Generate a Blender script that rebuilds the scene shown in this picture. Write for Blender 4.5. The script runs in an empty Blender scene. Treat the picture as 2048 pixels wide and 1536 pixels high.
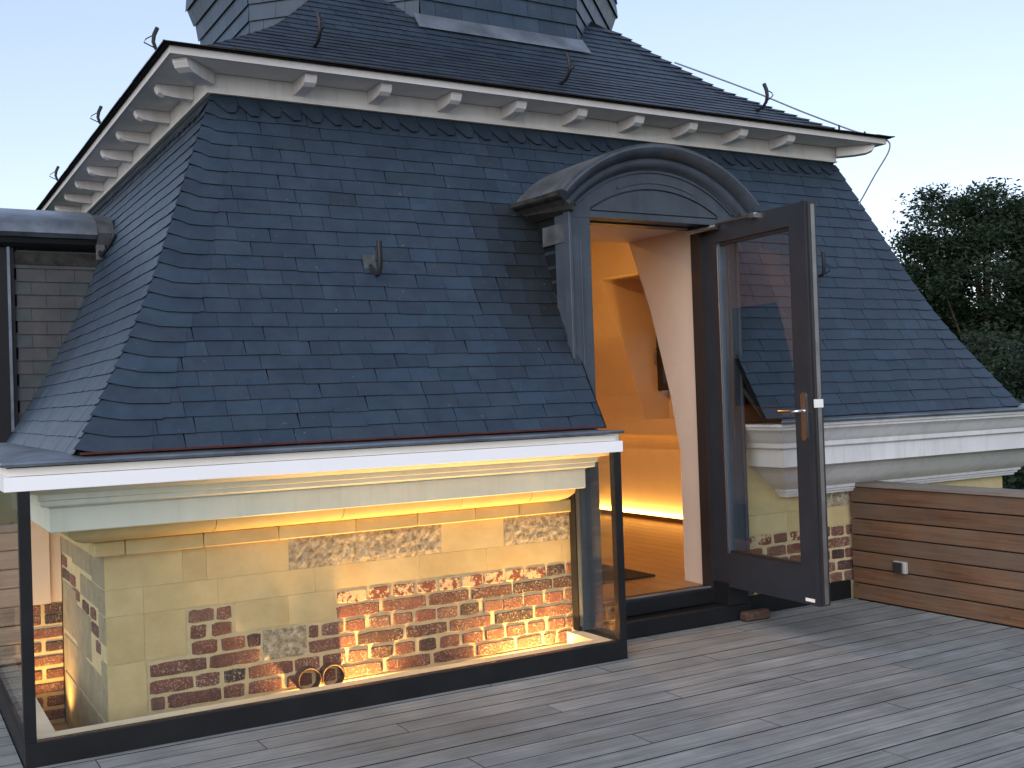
import bpy, math, random
import numpy as np
from mathutils import Vector, Matrix
rnd = random.Random(7)
scene = bpy.context.scene
COL = scene.collection

# ------------------------------------------------------------------ camera
YAW, PITCH, ROLL = math.radians(30.26), math.radians(0.77), math.radians(-1.96)
CAM = Vector((0, 0, 1.40)); FPX = 2179.0
cf = Vector((math.sin(YAW)*math.cos(PITCH), math.cos(YAW)*math.cos(PITCH), math.sin(PITCH)))
r0 = Vector((math.cos(YAW), -math.sin(YAW), 0)); u0 = r0.cross(cf)
cr = math.cos(ROLL)*r0 + math.sin(ROLL)*u0
cu = -math.sin(ROLL)*r0 + math.cos(ROLL)*u0
cd = bpy.data.cameras.new('camera'); cam = bpy.data.objects.new('camera', cd); COL.objects.link(cam)
cd.sensor_width = 36; cd.lens = 36*FPX/2048; cd.clip_end = 5000; cd.clip_start = 0.05
cam.matrix_world = Matrix(((cr.x, cu.x, -cf.x, CAM.x), (cr.y, cu.y, -cf.y, CAM.y), (cr.z, cu.z, -cf.z, CAM.z), (0, 0, 0, 1)))
scene.camera = cam

# ------------------------------------------------------------------ sky, sun, exposure
SUN_EL, SUN_AZ = math.radians(26.0), math.radians(232)     # soft light from behind the photographer
w = bpy.data.worlds.new('World'); scene.world = w; w.use_nodes = True
nt = w.node_tree; nt.nodes.clear()
sky = nt.nodes.new('ShaderNodeTexSky'); sky.sky_type = 'NISHITA'; sky.sun_disc = False
sky.sun_elevation = SUN_EL; sky.sun_rotation = SUN_AZ
sky.air_density = 1.0; sky.dust_density = 0.3; sky.ozone_density = 1.0
bg = nt.nodes.new('ShaderNodeBackground'); bg.inputs['Strength'].default_value = 0.15
wo = nt.nodes.new('ShaderNodeOutputWorld')
gm = nt.nodes.new('ShaderNodeGamma'); gm.inputs['Gamma'].default_value = 0.59      # thin even haze: soft, low-contrast dusk sky
nt.links.new(sky.outputs[0], gm.inputs['Color'])
wb = nt.nodes.new('ShaderNodeMix'); wb.data_type = 'RGBA'; wb.blend_type = 'MULTIPLY'; wb.inputs[0].default_value = 1.0; wb.inputs[7].default_value = (1.01, .98, 1.05, 1)
nt.links.new(gm.outputs[0], wb.inputs[6]); nt.links.new(wb.outputs[2], bg.inputs[0]); nt.links.new(bg.outputs[0], wo.inputs[0])
sd = bpy.data.lights.new('sun', 'SUN'); sd.energy = 0.95; sd.angle = math.radians(70); sd.color = (1.0, 0.93, 0.86)
sun = bpy.data.objects.new('sun', sd); COL.objects.link(sun)
sdir = Vector((math.sin(SUN_AZ)*math.cos(SUN_EL), math.cos(SUN_AZ)*math.cos(SUN_EL), math.sin(SUN_EL)))
sun.rotation_euler = sdir.to_track_quat('Z', 'Y').to_euler(); sun.location = (-10, -20, 20)
vs = scene.view_settings; vs.view_transform = 'Standard'; vs.look = 'None'; vs.gamma = 1; vs.use_curve_mapping = False
vs.exposure = 1.45
scene.render.engine = 'CYCLES'
scene.cycles.use_denoising = True
scene.cycles.max_bounces = 8; scene.cycles.diffuse_bounces = 5; scene.cycles.transparent_max_bounces = 16

# ------------------------------------------------------------------ materials
class NT:
    def __init__(s, name):
        s.m = bpy.data.materials.new(name); s.m.use_nodes = True; s.t = s.m.node_tree; s.t.nodes.clear()
        s.out = s.n('ShaderNodeOutputMaterial'); s.b = s.n('ShaderNodeBsdfPrincipled'); s.l(s.b.outputs[0], s.out.inputs[0])
    def n(s, k, **kw):
        x = s.t.nodes.new(k)
        for a, v in kw.items(): setattr(x, a, v)
        return x
    def l(s, a, b): s.t.links.new(a, b)
    def coord(s, scale=(1, 1, 1), rand=True):
        tc = s.n('ShaderNodeTexCoord'); mp = s.n('ShaderNodeMapping'); mp.inputs['Scale'].default_value = scale
        if rand:
            oi = s.n('ShaderNodeObjectInfo'); vm = s.n('ShaderNodeVectorMath', operation='MULTIPLY_ADD')
            cx = s.n('ShaderNodeCombineXYZ'); s.l(oi.outputs['Random'], cx.inputs[0]); s.l(oi.outputs['Random'], cx.inputs[1]); s.l(oi.outputs['Random'], cx.inputs[2])
            s.l(cx.outputs[0], vm.inputs[0]); vm.inputs[1].default_value = (37.0, 23.0, 51.0); s.l(tc.outputs['Object'], vm.inputs[2])
            s.l(vm.outputs[0], mp.inputs[0])
        else: s.l(tc.outputs['Object'], mp.inputs[0])
        return mp.outputs[0]
    def noise(s, vec, scale, detail=4, rough=.55):
        x = s.n('ShaderNodeTexNoise'); x.inputs['Scale'].default_value = scale; x.inputs['Detail'].default_value = detail; x.inputs['Roughness'].default_value = rough
        s.l(vec, x.inputs['Vector']); return x.outputs['Fac']
    def ramp(s, fac, stops):
        x = s.n('ShaderNodeValToRGB'); e = x.color_ramp.elements
        while len(e) < len(stops): e.new(.5)
        for q, (p, c) in zip(e, stops): q.position = p; q.color = (*c, 1) if len(c) == 3 else c
        s.l(fac, x.inputs[0]); return x.outputs[0]
    def mix(s, fac, a, b, mode='MIX'):
        x = s.n('ShaderNodeMix', data_type='RGBA', blend_type=mode)
        for i, v in ((0, fac), (6, a), (7, b)):
            if hasattr(v, 'links'): s.l(v, x.inputs[i])
            else: x.inputs[i].default_value = v if not isinstance(v, tuple) else ((*v, 1) if len(v) == 3 else v)
        return x.outputs[2]
    def rand(s): return s.n('ShaderNodeObjectInfo').outputs['Random']
    def bump(s, h, strength=.3, dist=.01):
        x = s.n('ShaderNodeBump'); x.inputs['Strength'].default_value = strength; x.inputs['Distance'].default_value = dist
        s.l(h, x.inputs['Height']); s.l(x.outputs[0], s.b.inputs['Normal'])
    def done(s, col=None, rough=.5, metal=0, spec=.5):
        if col is not None:
            if hasattr(col, 'links'): s.l(col, s.b.inputs['Base Color'])
            else: s.b.inputs['Base Color'].default_value = (*col, 1)
        if hasattr(rough, 'links'): s.l(rough, s.b.inputs['Roughness'])
        else: s.b.inputs['Roughness'].default_value = rough
        s.b.inputs['Metallic'].default_value = metal; s.b.inputs['Specular IOR Level'].default_value = spec
        return s.m
M = {}
def m_plain(key, col, rough=.5, metal=0, spec=.5, var=.12, scale=6, bump=.1, streak=0):
    t = NT(key); v = t.coord(); f = t.noise(v, scale, 6, .6)
    lo = tuple(c*(1-var*1.6) for c in col); hi = tuple(min(1, c*(1+var)) for c in col)
    c = t.ramp(f, [(.3, lo), (.7, hi)])
    if streak:
        f2 = t.noise(t.coord((7, 7, .7), False), 2.2, 6, .7); c = t.mix(t.ramp(f2, [(.50, (0, 0, 0)), (.72, (streak,)*3)]), c, tuple(x*.45 for x in col))
    if bump: t.bump(t.noise(v, scale*12, 3), bump, .004)
    M[key] = t.done(c, rough, metal, spec); return M[key]

# slate: per-slate tint attribute, grain, thin lichen specks
t = NT('slate'); v = t.coord(rand=False)
at = t.n('ShaderNodeAttribute', attribute_name='tint')
f = t.noise(v, 9, 5, .65); c = t.mix(1.0, at.outputs['Color'], t.ramp(f, [(.25, (.72, .72, .74)), (.75, (1.2, 1.2, 1.18))]), 'MULTIPLY')
sp = t.noise(v, 48, 2, .5); c = t.mix(t.ramp(sp, [(.72, (0, 0, 0)), (.76, (.5, .5, .5))]), c, (.20, .20, .17))
st = t.noise(t.coord((1.6, 1.6, .5), False), 1.7, 5, .65); c = t.mix(t.ramp(st, [(.40, (0, 0, 0)), (.72, (.4, .4, .4))]), c, (.022, .033, .050))
t.bump(t.noise(t.coord((18, 18, 30), False), 6, 5, .7), .35, .004)
M['slate'] = t.done(c, t.ramp(f, [(.2, (.36,)*3), (.8, (.52,)*3)]), 0, .27)
# wood grain helper
def m_wood(key, stops, along, rough=.7, fine=1.0, bump=.4, spread=.35, spec=.3):
    t = NT(key); sc = {'x': (.7, 22, 22), 'y': (22, .7, 22), 'z': (22, 22, .7)}[along]
    v = t.coord(sc); g = t.noise(v, 3.2*fine, 6, .65)
    v2 = t.coord((1.1, 1.1, 1.1)); b = t.noise(v2, 2.2, 4, .6)
    a = t.n('ShaderNodeMath', operation='MULTIPLY_ADD'); t.l(g, a.inputs[0]); a.inputs[1].default_value = .62
    b2 = t.n('ShaderNodeMath', operation='MULTIPLY'); t.l(b, b2.inputs[0]); b2.inputs[1].default_value = .38; t.l(b2.outputs[0], a.inputs[2])
    c = t.ramp(a.outputs[0], stops)
    k = t.n('ShaderNodeMapRange'); t.l(t.rand(), k.inputs[0]); k.inputs[3].default_value = 1-spread; k.inputs[4].default_value = 1+spread*.7
    cc = t.n('ShaderNodeCombineXYZ')
    for i in range(3): t.l(k.outputs[0], cc.inputs[i])
    c = t.mix(1.0, c, cc.outputs[0], 'MULTIPLY')
    if key == 'cladding_wood':
        v3 = t.coord((1, 1, 1)); d_ = t.noise(v3, 1.5, 5, .6)
        c = t.mix(t.ramp(d_, [(.42, (0, 0, 0)), (.70, (.8, .8, .8))]), c, (.12, .094, .074))
        kn = t.noise(t.coord((9, 3.5, 9)), 1.6, 2, .5); c = t.mix(t.ramp(kn, [(.70, (0, 0, 0)), (.78, (.7, .7, .7))]), c, (.05, .028, .018))
    if key == 'deck_wood':
        v3 = t.coord((1, 1, 1), False); d_ = t.noise(v3, .75, 5, .6)
        c = t.mix(t.ramp(d_, [(.48, (0, 0, 0)), (.70, (.55, .55, .55))]), c, (.095, .088, .070))
    t.bump(g, bump, .004); M[key] = t.done(c, rough, 0, spec)
m_wood('deck_wood', [(.32, (.105, .112, .113)), (.5, (.202, .212, .212)), (.70, (.34, .352, .35))], 'x', .85, 1.0, .6, .10, .2)
m_wood('cladding_wood', [(.3, (.054, .029, .018)), (.5, (.132, .066, .036)), (.75, (.21, .122, .074))], 'y', .7, 1.0, .3, .16)
m_wood('cladding_grey_wood', [(.3, (.15, .12, .095)), (.5, (.27, .215, .17)), (.75, (.40, .34, .28))], 'x', .75, 1.0, .3, .12)
m_wood('cap_wood', [(.3, (.11, .095, .08)), (.5, (.18, .155, .13)), (.75, (.27, .235, .20))], 'y', .75, 1.0, .3, .1)
m_wood('floor_wood', [(.3, (.13, .062, .024)), (.5, (.20, .10, .04)), (.75, (.27, .145, .06))], 'y', .35, 1.0, .08, .12, .5)
# ashlar
t = NT('ashlar'); v = t.coord(); f = t.noise(v, 7, 6, .65); g = t.noise(v, 46, 5, .7)
c = t.ramp(f, [(.2, (.46, .375, .20)), (.5, (.54, .45, .25)), (.8, (.61, .52, .31))])
k = t.ramp(t.rand(), [(0, (.92, .89, .84)), (1, (1.05, 1.04, 1.03))]); c = t.mix(1.0, c, k, 'MULTIPLY')
c = t.mix(t.ramp(t.noise(v, 2.3, 3), [(.55, (0, 0, 0)), (.72, (.5, .5, .5))]), c, (.52, .33, .13))
t.bump(g, .22, .004); M['ashlar'] = t.done(c, .85, 0, .2)
t = NT('rough_stone'); v = t.coord(); f = t.noise(v, 38, 8, .75)
c = t.ramp(f, [(.32, (.12, .095, .06)), (.45, (.30, .26, .18)), (.56, (.46, .41, .31)), (.68, (.64, .60, .50))])
t.bump(f, .7, .012); M['rough_stone'] = t.done(c, .9, 0, .2)
t = NT('side_stone'); v = t.coord(); f = t.noise(v, 9, 7, .7)
c = t.ramp(f, [(.25, (.20, .175, .125)), (.5, (.29, .255, .18)), (.78, (.38, .335, .24))]); t.bump(t.noise(v, 50, 5, .7), .5, .006); M['side_stone'] = t.done(c, .9, 0, .15)
t = NT('mortar'); v = t.coord((1, 1, 1), False); f = t.noise(v, 30, 6, .7)
c = t.ramp(f, [(.25, (.47, .39, .23)), (.7, (.60, .51, .32))]); t.bump(f, .6, .006); M['mortar'] = t.done(c, .95, 0, .1)
# brick: clay varying from brick to brick, eroded white lime on the face
t = NT('brick'); v = t.coord(); f = t.noise(v, 22, 6, .7); f2 = t.noise(v, 105, 5, .75); big = t.noise(v, 9, 4, .6)
body = t.ramp(t.rand(), [(0, (.05, .04, .042)), (.10, (.085, .048, .045)), (.3, (.160, .076, .060)), (.7, (.195, .086, .066)), (1, (.175, .102, .086))])
c = t.mix(1.0, body, t.ramp(f, [(.25, (.55, .55, .55)), (.75, (1.35, 1.3, 1.25))]), 'MULTIPLY')
lime = t.n('ShaderNodeMath', operation='MULTIPLY'); t.l(t.ramp(f2, [(.53, (0, 0, 0)), (.60, (1, 1, 1))]), lime.inputs[0]); t.l(t.ramp(big, [(.38, (.12, .12, .12)), (.62, (1, 1, 1))]), lime.inputs[1])
c = t.mix(lime.outputs[0], c, (.52, .44, .34)); t.bump(f2, .8, .008); M['brick'] = t.done(c, .9, 0, .2)
# pale brick of the top course, half covered by lime wash
t = NT('limewashed_brick'); v = t.coord(); f2 = t.noise(v, 42, 5, .75); big = t.noise(v, 11, 4, .6)
a = t.n('ShaderNodeMath', operation='ADD'); t.l(f2, a.inputs[0]); t.l(big, a.inputs[1])
c = t.mix(t.ramp(a.outputs[0], [(.98, (0, 0, 0)), (1.10, (1, 1, 1))]), (.58, .46, .29), (.20, .075, .05))
t.bump(f2, .9, .01); M['limewashed_brick'] = t.done(c, .9, 0, .2)

m_plain('white_paint', (.68, .68, .70), .5, 0, .4, .06, 3, .05, .32)
m_plain('eave_paint', (.80, .765, .775), .5, 0, .4, .08, 3, .05, .30)
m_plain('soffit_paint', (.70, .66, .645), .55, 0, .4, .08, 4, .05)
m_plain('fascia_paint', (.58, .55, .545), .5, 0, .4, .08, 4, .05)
m_plain('board_white', (.88, .88, .90), .3, 0, .5, .02, 2, 0)
m_plain('cornice_cream', (.72, .74, .68), .45, 0, .4, .05, 3, .04, .18)
m_plain('strip_cream', (.74, .70, .64), .45, 0, .5, .05, 3, .04)
m_plain('dormer_paint', (.052, .066, .088), .55, 0, .35, .18, 5, .08, .5)
m_plain('door_paint', (.025, .029, .037), .35, 0, .5, .12, 5, .06)
m_plain('frame_brown', (.026, .021, .021), .4, 0, .5, .12, 5, .06)
m_plain('black_metal', (.010, .011, .013), .5, 0, .28, .2, 6, .08)
m_plain('black_rubber', (.010, .010, .012), .55, 0, .4, .1, 6, .05)
m_plain('zinc', (.20, .23, .27), .42, .55, .5, .3, 4, .15)
m_plain('lead', (.075, .082, .092), .75, 0, .3, .35, 7, .3)
m_plain('mossy_lead', (.034, .033, .031), .8, 0, .3, .45, 14, .5)
m_plain('steel', (.62, .62, .62), .25, 1, .5, .06, 5, 0)
m_plain('lock_steel', (.30, .30, .30), .45, .9, .5, .15, 9, 0)
m_plain('plank_side_dark', (.016, .016, .015), .95, 0, .1, .3, 9, 0)
m_plain('red_felt', (.085, .026, .022), .8, 0, .2, .3, 9, .2)
m_plain('plaster', (.66, .545, .455), .85, 0, .2, .03, 4, .03)
m_plain('ledge_paint', (.66, .62, .52), .5, 0, .4, .08, 6, .05)
m_plain('pit_floor', (.26, .23, .18), .8, 0, .2, .15, 9, .2)
m_plain('underlay', (.010, .011, .013), .9, 0, .1, .1, 5, 0)
m_plain('plastic_grey', (.38, .38, .36), .45, 0, .5, .05, 5, 0)
m_plain('plastic_dark', (.025, .025, .028), .35, 0, .5, .05, 5, 0)
m_plain('label_white', (.8, .8, .78), .5, 0, .4, .03, 5, 0)
m_plain('mat_fibre', (.045, .034, .026), .95, 0, .1, .4, 60, .8)
m_plain('paver_brick', (.10, .062, .046), .9, 0, .2, .4, 30, .6)
m_plain('bark', (.06, .045, .035), .9, 0, .2, .4, 12, .6)
m_plain('concrete', (.26, .25, .24), .9, 0, .2, .2, 3, .2)
m_plain('cable_grey', (.22, .24, .28), .5, .4, .5, .1, 6, 0)
t = NT('grass'); v = t.coord((1, 1, 1), False); f = t.noise(v, .08, 8, .7); c = t.ramp(f, [(.3, (.022, .045, .014)), (.7, (.05, .085, .025))]); M['grass'] = t.done(c, .95, 0, .1)
def m_leaf(key, a, b):
    t = NT(key); v = t.coord((1, 1, 1), False); f = t.noise(v, 1.1, 5, .65); c = t.ramp(f, [(.3, a), (.7, b)])
    M[key] = t.done(c, .6, 0, .3)
    tr = t.n('ShaderNodeBsdfTranslucent'); t.l(c, tr.inputs[0]); mx = t.n('ShaderNodeMixShader'); mx.inputs[0].default_value = .25
    t.l(t.b.outputs[0], mx.inputs[1]); t.l(tr.outputs[0], mx.inputs[2]); t.l(mx.outputs[0], t.out.inputs[0])
m_leaf('leaf', (.010, .022, .011), (.021, .042, .019)); m_leaf('leaf_dark', (.010, .020, .011), (.022, .040, .020))
def m_glass(key, tint, r0=.035):
    t = NT(key); lw = t.n('ShaderNodeLayerWeight'); lw.inputs[0].default_value = .5
    p = t.n('ShaderNodeMath', operation='POWER'); t.l(lw.outputs['Facing'], p.inputs[0]); p.inputs[1].default_value = 4.2
    q = t.n('ShaderNodeMath', operation='MULTIPLY_ADD'); t.l(p.outputs[0], q.inputs[0]); q.inputs[1].default_value = .9; q.inputs[2].default_value = r0
    tr = t.n('ShaderNodeBsdfTransparent'); tr.inputs[0].default_value = (*tint, 1)
    gl = t.n('ShaderNodeBsdfGlossy'); gl.inputs['Roughness'].default_value = .005
    mx = t.n('ShaderNodeMixShader'); t.l(q.outputs[0], mx.inputs[0]); t.l(tr.outputs[0], mx.inputs[1]); t.l(gl.outputs[0], mx.inputs[2]); t.l(mx.outputs[0], t.out.inputs[0])
    M[key] = t.m
m_glass('glass', (.965, .975, .96)); m_glass('double_glass', (.94, .955, .945), .075)
def m_emit(key, col, s):
    t = NT(key); e = t.n('ShaderNodeEmission'); e.inputs[0].default_value = (*col, 1); e.inputs[1].default_value = s; t.l(e.outputs[0], t.out.inputs[0]); M[key] = t.m
WARM = (1.0, .50, .10)
m_emit('strip_glow', (1.0, .62, .12), 3.0); m_emit('lamp_glow', (1.0, .72, .35), 8.0)

# ------------------------------------------------------------------ mesh helpers
class MB:
    def __init__(s): s.v = []; s.f = []; s.tint = []
    def add(s, vs, fs, tint=None):
        o = len(s.v); s.v += [tuple(p) for p in vs]; s.f += [tuple(o+i for i in f) for f in fs]
        if tint is not None: s.tint += tint if isinstance(tint, list) else [tint]*len(fs)
        return s
    def box(s, x0, x1, y0, y1, z0, z1, bev=0):
        if bev <= 0:
            vs = [(x, y, z) for z in (z0, z1) for y in (y0, y1) for x in (x0, x1)]
            return s.add(vs, [(0, 2, 3, 1), (4, 5, 7, 6), (0, 1, 5, 4), (2, 6, 7, 3), (0, 4, 6, 2), (1, 3, 7, 5)])
        b = min(bev, (x1-x0)*.45, (y1-y0)*.45, (z1-z0)*.45); idx = {}; vs = []
        X, Y, Z = (x0, x1), (y0, y1), (z0, z1); sg = (1, -1)
        for i in (0, 1):
            for j in (0, 1):
                for k in (0, 1):
                    for ax in range(3):
                        p = [X[i]+b*sg[i], Y[j]+b*sg[j], Z[k]+b*sg[k]]; p[ax] = (X[i], Y[j], Z[k])[ax]
                        idx[i, j, k, ax] = len(vs); vs.append(tuple(p))
        fs = []
        for k, w_ in ((0, 1), (1, -1)):
            q = [idx[0, 0, k, 2], idx[0, 1, k, 2], idx[1, 1, k, 2], idx[1, 0, k, 2]]; fs.append(tuple(q[::w_]))
            q = [idx[0, k, 0, 1], idx[1, k, 0, 1], idx[1, k, 1, 1], idx[0, k, 1, 1]]; fs.append(tuple(q[::w_]))
            q = [idx[k, 0, 0, 0], idx[k, 0, 1, 0], idx[k, 1, 1, 0], idx[k, 1, 0, 0]]; fs.append(tuple(q[::w_]))
        for a in (0, 1):
            for c in (0, 1):
                fs.append((idx[0, a, c, 1], idx[1, a, c, 1], idx[1, a, c, 2], idx[0, a, c, 2]))
                fs.append((idx[a, 0, c, 0], idx[a, 1, c, 0], idx[a, 1, c, 2], idx[a, 0, c, 2]))
                fs.append((idx[a, c, 0, 0], idx[a, c, 1, 0], idx[a, c, 1, 1], idx[a, c, 0, 1]))
        for i in (0, 1):
            for j in (0, 1):
                for k in (0, 1): fs.append(tuple(idx[i, j, k, ax] for ax in range(3)))
        return s.add(vs, fs)
    def prism(s, a, b):                      # two matching outlines joined
        n = len(a); vs = list(a)+list(b)
        return s.add(vs, [tuple(range(n))[::-1], tuple(range(n, 2*n))] + [(i, (i+1) % n, n+(i+1) % n, n+i) for i in range(n)])
    def loft(s, rings, closed=True, caps=True):
        n = len(rings[0]); vs = [p for r in rings for p in r]; fs = []
        for k in range(len(rings)-1):
            for i in range(n if closed else n-1): fs.append((k*n+i, k*n+(i+1) % n, (k+1)*n+(i+1) % n, (k+1)*n+i))
        if caps and closed: fs += [tuple(range(n))[::-1], tuple(range((len(rings)-1)*n, len(rings)*n))]
        return s.add(vs, fs)
    def tube(s, pts, rad, n=8):
        pts = [Vector(p) for p in pts]; R = rad if isinstance(rad, (list, tuple)) else [rad]*len(pts); rings = []; ref = None
        for i, p in enumerate(pts):
            d = (pts[min(i+1, len(pts)-1)]-pts[max(i-1, 0)]).normalized()
            if ref is None: ref = d.orthogonal().normalized()
            ref = (ref-d*ref.dot(d)).normalized(); b = d.cross(ref)
            rings.append([tuple(p+R[i]*(math.cos(2*math.pi*k/n)*ref+math.sin(2*math.pi*k/n)*b)) for k in range(n)])
        return s.loft(rings)
    def build(s, name, mat, parent=None, smooth=False, top=False):
        root = parent
        while root is not None and root.parent is not None: root = root.parent
        org = root.location if root is not None else Vector((0, 0, 0))
        if top:
            a = np.array(s.v); org = Vector(((a[:, 0].min()+a[:, 0].max())/2, (a[:, 1].min()+a[:, 1].max())/2, a[:, 2].min()))
        me = bpy.data.meshes.new(name)
        me.from_pydata([(p[0]-org[0], p[1]-org[1], p[2]-org[2]) for p in s.v], [], s.f)
        if s.tint:
            at = me.attributes.new('tint', 'FLOAT_COLOR', 'CORNER'); cols = []
            for f, c in zip(s.f, s.tint): cols += [c[0], c[1], c[2], 1.0]*len(f)
            at.data.foreach_set('color', cols)
        me.materials.append(M[mat]); me.update()
        import bmesh
        if not s.tint or len(s.f) < 60:
            bm = bmesh.new(); bm.from_mesh(me); bmesh.ops.recalc_face_normals(bm, faces=bm.faces); bm.to_mesh(me); bm.free()
        if smooth:
            me.polygons.foreach_set('use_smooth', [True]*len(me.polygons)); me.set_sharp_from_angle(angle=math.radians(38))
        o = bpy.data.objects.new(name, me); COL.objects.link(o)
        if parent is not None: o.parent = parent
        if top: o.location = org
        return o
def thing(name, label, cat, loc=(0, 0, 0), group=None):
    o = bpy.data.objects.new(name, None); COL.objects.link(o); o.location = loc; o.empty_display_size = .1
    return tag(o, label, cat, group)
def tag(o, label=None, cat=None, group=None, kind=None):
    if label: o['label'] = label
    if cat: o['category'] = cat
    if group: o['group'] = group
    if kind: o['kind'] = kind
    return o
def B(name, mat, parent, *a, bev=0, **k): return MB().box(*a, bev=bev).build(name, mat, parent, **k)

# ------------------------------------------------------------------ key dimensions
YW, XL, XR = 5.17, .865, 7.19          # front wall face, side wall faces
MX0, MX1, MY0, MY1 = .705, 6.95, 4.83, 11.075   # foot of the mansard
ZF = [1.224, 1.35, 1.476, 1.632, 1.808, 1.967, 2.169, 2.352, 2.515, 2.685, 2.861, 3.06, 3.3]
DF = [0, .074, .150, .240, .335, .414, .50, .572, .637, .705, .775, .852, .945]
SF = [0]
for i in range(1, len(ZF)): SF.append(SF[-1]+math.hypot(ZF[i]-ZF[i-1], DF[i]-DF[i-1]))
def prof(s_): return float(np.interp(s_, SF, DF)), float(np.interp(s_, SF, ZF))
def dz(z): return float(np.interp(z, ZF, DF))
def pn(s_):
    a, b = prof(max(0, s_-.05)), prof(s_+.05); L = math.hypot(b[0]-a[0], b[1]-a[1]); return -(b[1]-a[1])/L, (b[0]-a[0])/L   # outward (horizontal, up)
DX0, DX1, DXC, YD = 3.36, 4.58, 3.97, 5.06       # dormer doorway
OX0, OX1, OZ = 3.50, 4.44, 2.41                  # its opening
def px(P):
    d = Vector(P)-CAM; z = d.dot(cf)
    return (1024+FPX*d.dot(cr)/z, 768-FPX*d.dot(cu)/z) if z > .1 else (-9999, -9999)

# ================================================================== setting
g = MB().add([(-1500, -1500, -6.5), (1500, -1500, -6.5), (1500, 1500, -6.5), (-1500, 1500, -6.5)], [(0, 1, 2, 3)]).build('ground', 'grass'); tag(g, 'dark green lawn far below the roof terrace', kind='structure')
b = MB().box(-3.4, 5.78, -2.2, 7.0, -6.5, -.60).box(.865, 7.19, 7.02, 10.3, -6.5, -.41).box(5.80, 7.19, 5.18, 7.0, -6.5, -.41).box(-3.4, .47, -2.2, 7.0, -.598, -.09).box(.472, 3.40, -2.2, 4.74, -.598, -.09).box(3.402, 5.78, -2.2, 5.15, -.598, -.09).build('terrace_base', 'concrete'); tag(b, 'concrete roof slab that carries the timber deck', kind='structure')
deck = MB().box(-3.3, .475, -2.1, 6.7, -.088, -.03).box(.477, 3.40, -2.1, 4.74, -.088, -.03).box(3.402, 5.56, -2.1, 5.15, -.088, -.03).build('deck', 'black_rubber'); tag(deck, 'weathered grey timber deck of the roof terrace', kind='structure')
# planks run along x; butt joints staggered from row to row
PW, GAP = .145, .0075
row = 0; y = 6.72
while y > -2.0:
    y0 = y-PW+GAP/2; y1 = y-GAP/2; xmax = 5.560
    xend = .485 if y0 > YW-.02 else xmax
    spans = [(-3.3, xend)] if y1 < 4.729 else ([(-3.3, .472)] if y0 > YW-.02 else [(-3.3, .472), (3.42, xmax)]+([(.472, 3.42)] if y0 < 4.71 else []))
    cuts = [-3.3]; xj = -3.3 + (2.7 + (row*.62) % 2.45)
    while xj < xend-.25: cuts.append(xj); xj += 2.45+rnd.uniform(-.05, .05)
    cuts.append(xend)
    for a, b_ in zip(cuts, cuts[1:]):
        zt = rnd.uniform(-.0006, .0006)
        pieces = [(a, b_, y0, y1)]
        for s0_, s1_ in spans:
            a_, c_ = max(a, s0_), min(b_, s1_)
            if c_-a_ > .03:
                o = MB().box(a_+.002, c_-.002, y0, 4.729 if s0_ == .472 else y1, -.028, zt).build('plank', 'deck_wood', deck)
                o.data.materials.append(M['plank_side_dark'])  # near-black plank sides make the gaps read as dark lines
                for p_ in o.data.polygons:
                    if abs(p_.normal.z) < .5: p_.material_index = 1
    y -= PW; row += 1

# ================================================================== pavilion
pav = thing('roof_pavilion', 'slate mansard pavilion with white eaves, arched dormer doorway and stone and brick base', 'building', (3.82, 7.95, 0))
wall = MB().box(XL+.001, DX0+.04, YW+.001, YW+.29, -.4, 1.19).box(DX1-.04, XR-.001, YW+.001, YW+.29, -.4, 1.19).box(XL+.001, XL+.29, YW+.29, 10.3, -.4, 1.19).box(XR-.29, XR-.001, YW+.29, 10.3, -.4, 1.19).box(XL+.29, XR-.29, 10.05, 10.3, -.4, 1.19).build('wall', 'mortar', pav)
def brick_on(x0, x1, zc, h, mat='brick', side=False, d=.0):
    """one irregular brick: wavy outline, proud of the mortar"""
    L = x1-x0; zb, zt = zc-h/2, zc+h/2; nn = max(3, int(L/.045)); j = lambda a: rnd.uniform(-a, a)
    pts = [(x0+j(.003), zb+.005)]+[(x0+L*(i+.5)/nn+j(.006), zb+j(.0028)) for i in range(nn)]+[(x1+j(.003), zb+.005), (x1+j(.003), zt-.005)]
    pts += [(x1-L*(i+.5)/nn+j(.006), zt+j(.0028)) for i in range(nn)]+[(x0+j(.003), zt-.005)]
    cx, cz = (x0+x1)/2, zc; pr = .0025+rnd.uniform(0, .003)
    f = [(cx+(p[0]-cx)*(1-.007/L*2), cz+(p[1]-cz)*.91) for p in pts]
    T = (lambda x, dd, z: (x, YW-dd+d, z)) if not side else (lambda x, dd, z: (XL-dd, x, z))
    rings = [[T(x, -.03, z) for x, z in pts], [T(x, pr*.4-.001, z) for x, z in pts], [T(x, pr, z) for x, z in f]]
    MB().loft(rings).build('brick', mat, wall)
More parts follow.
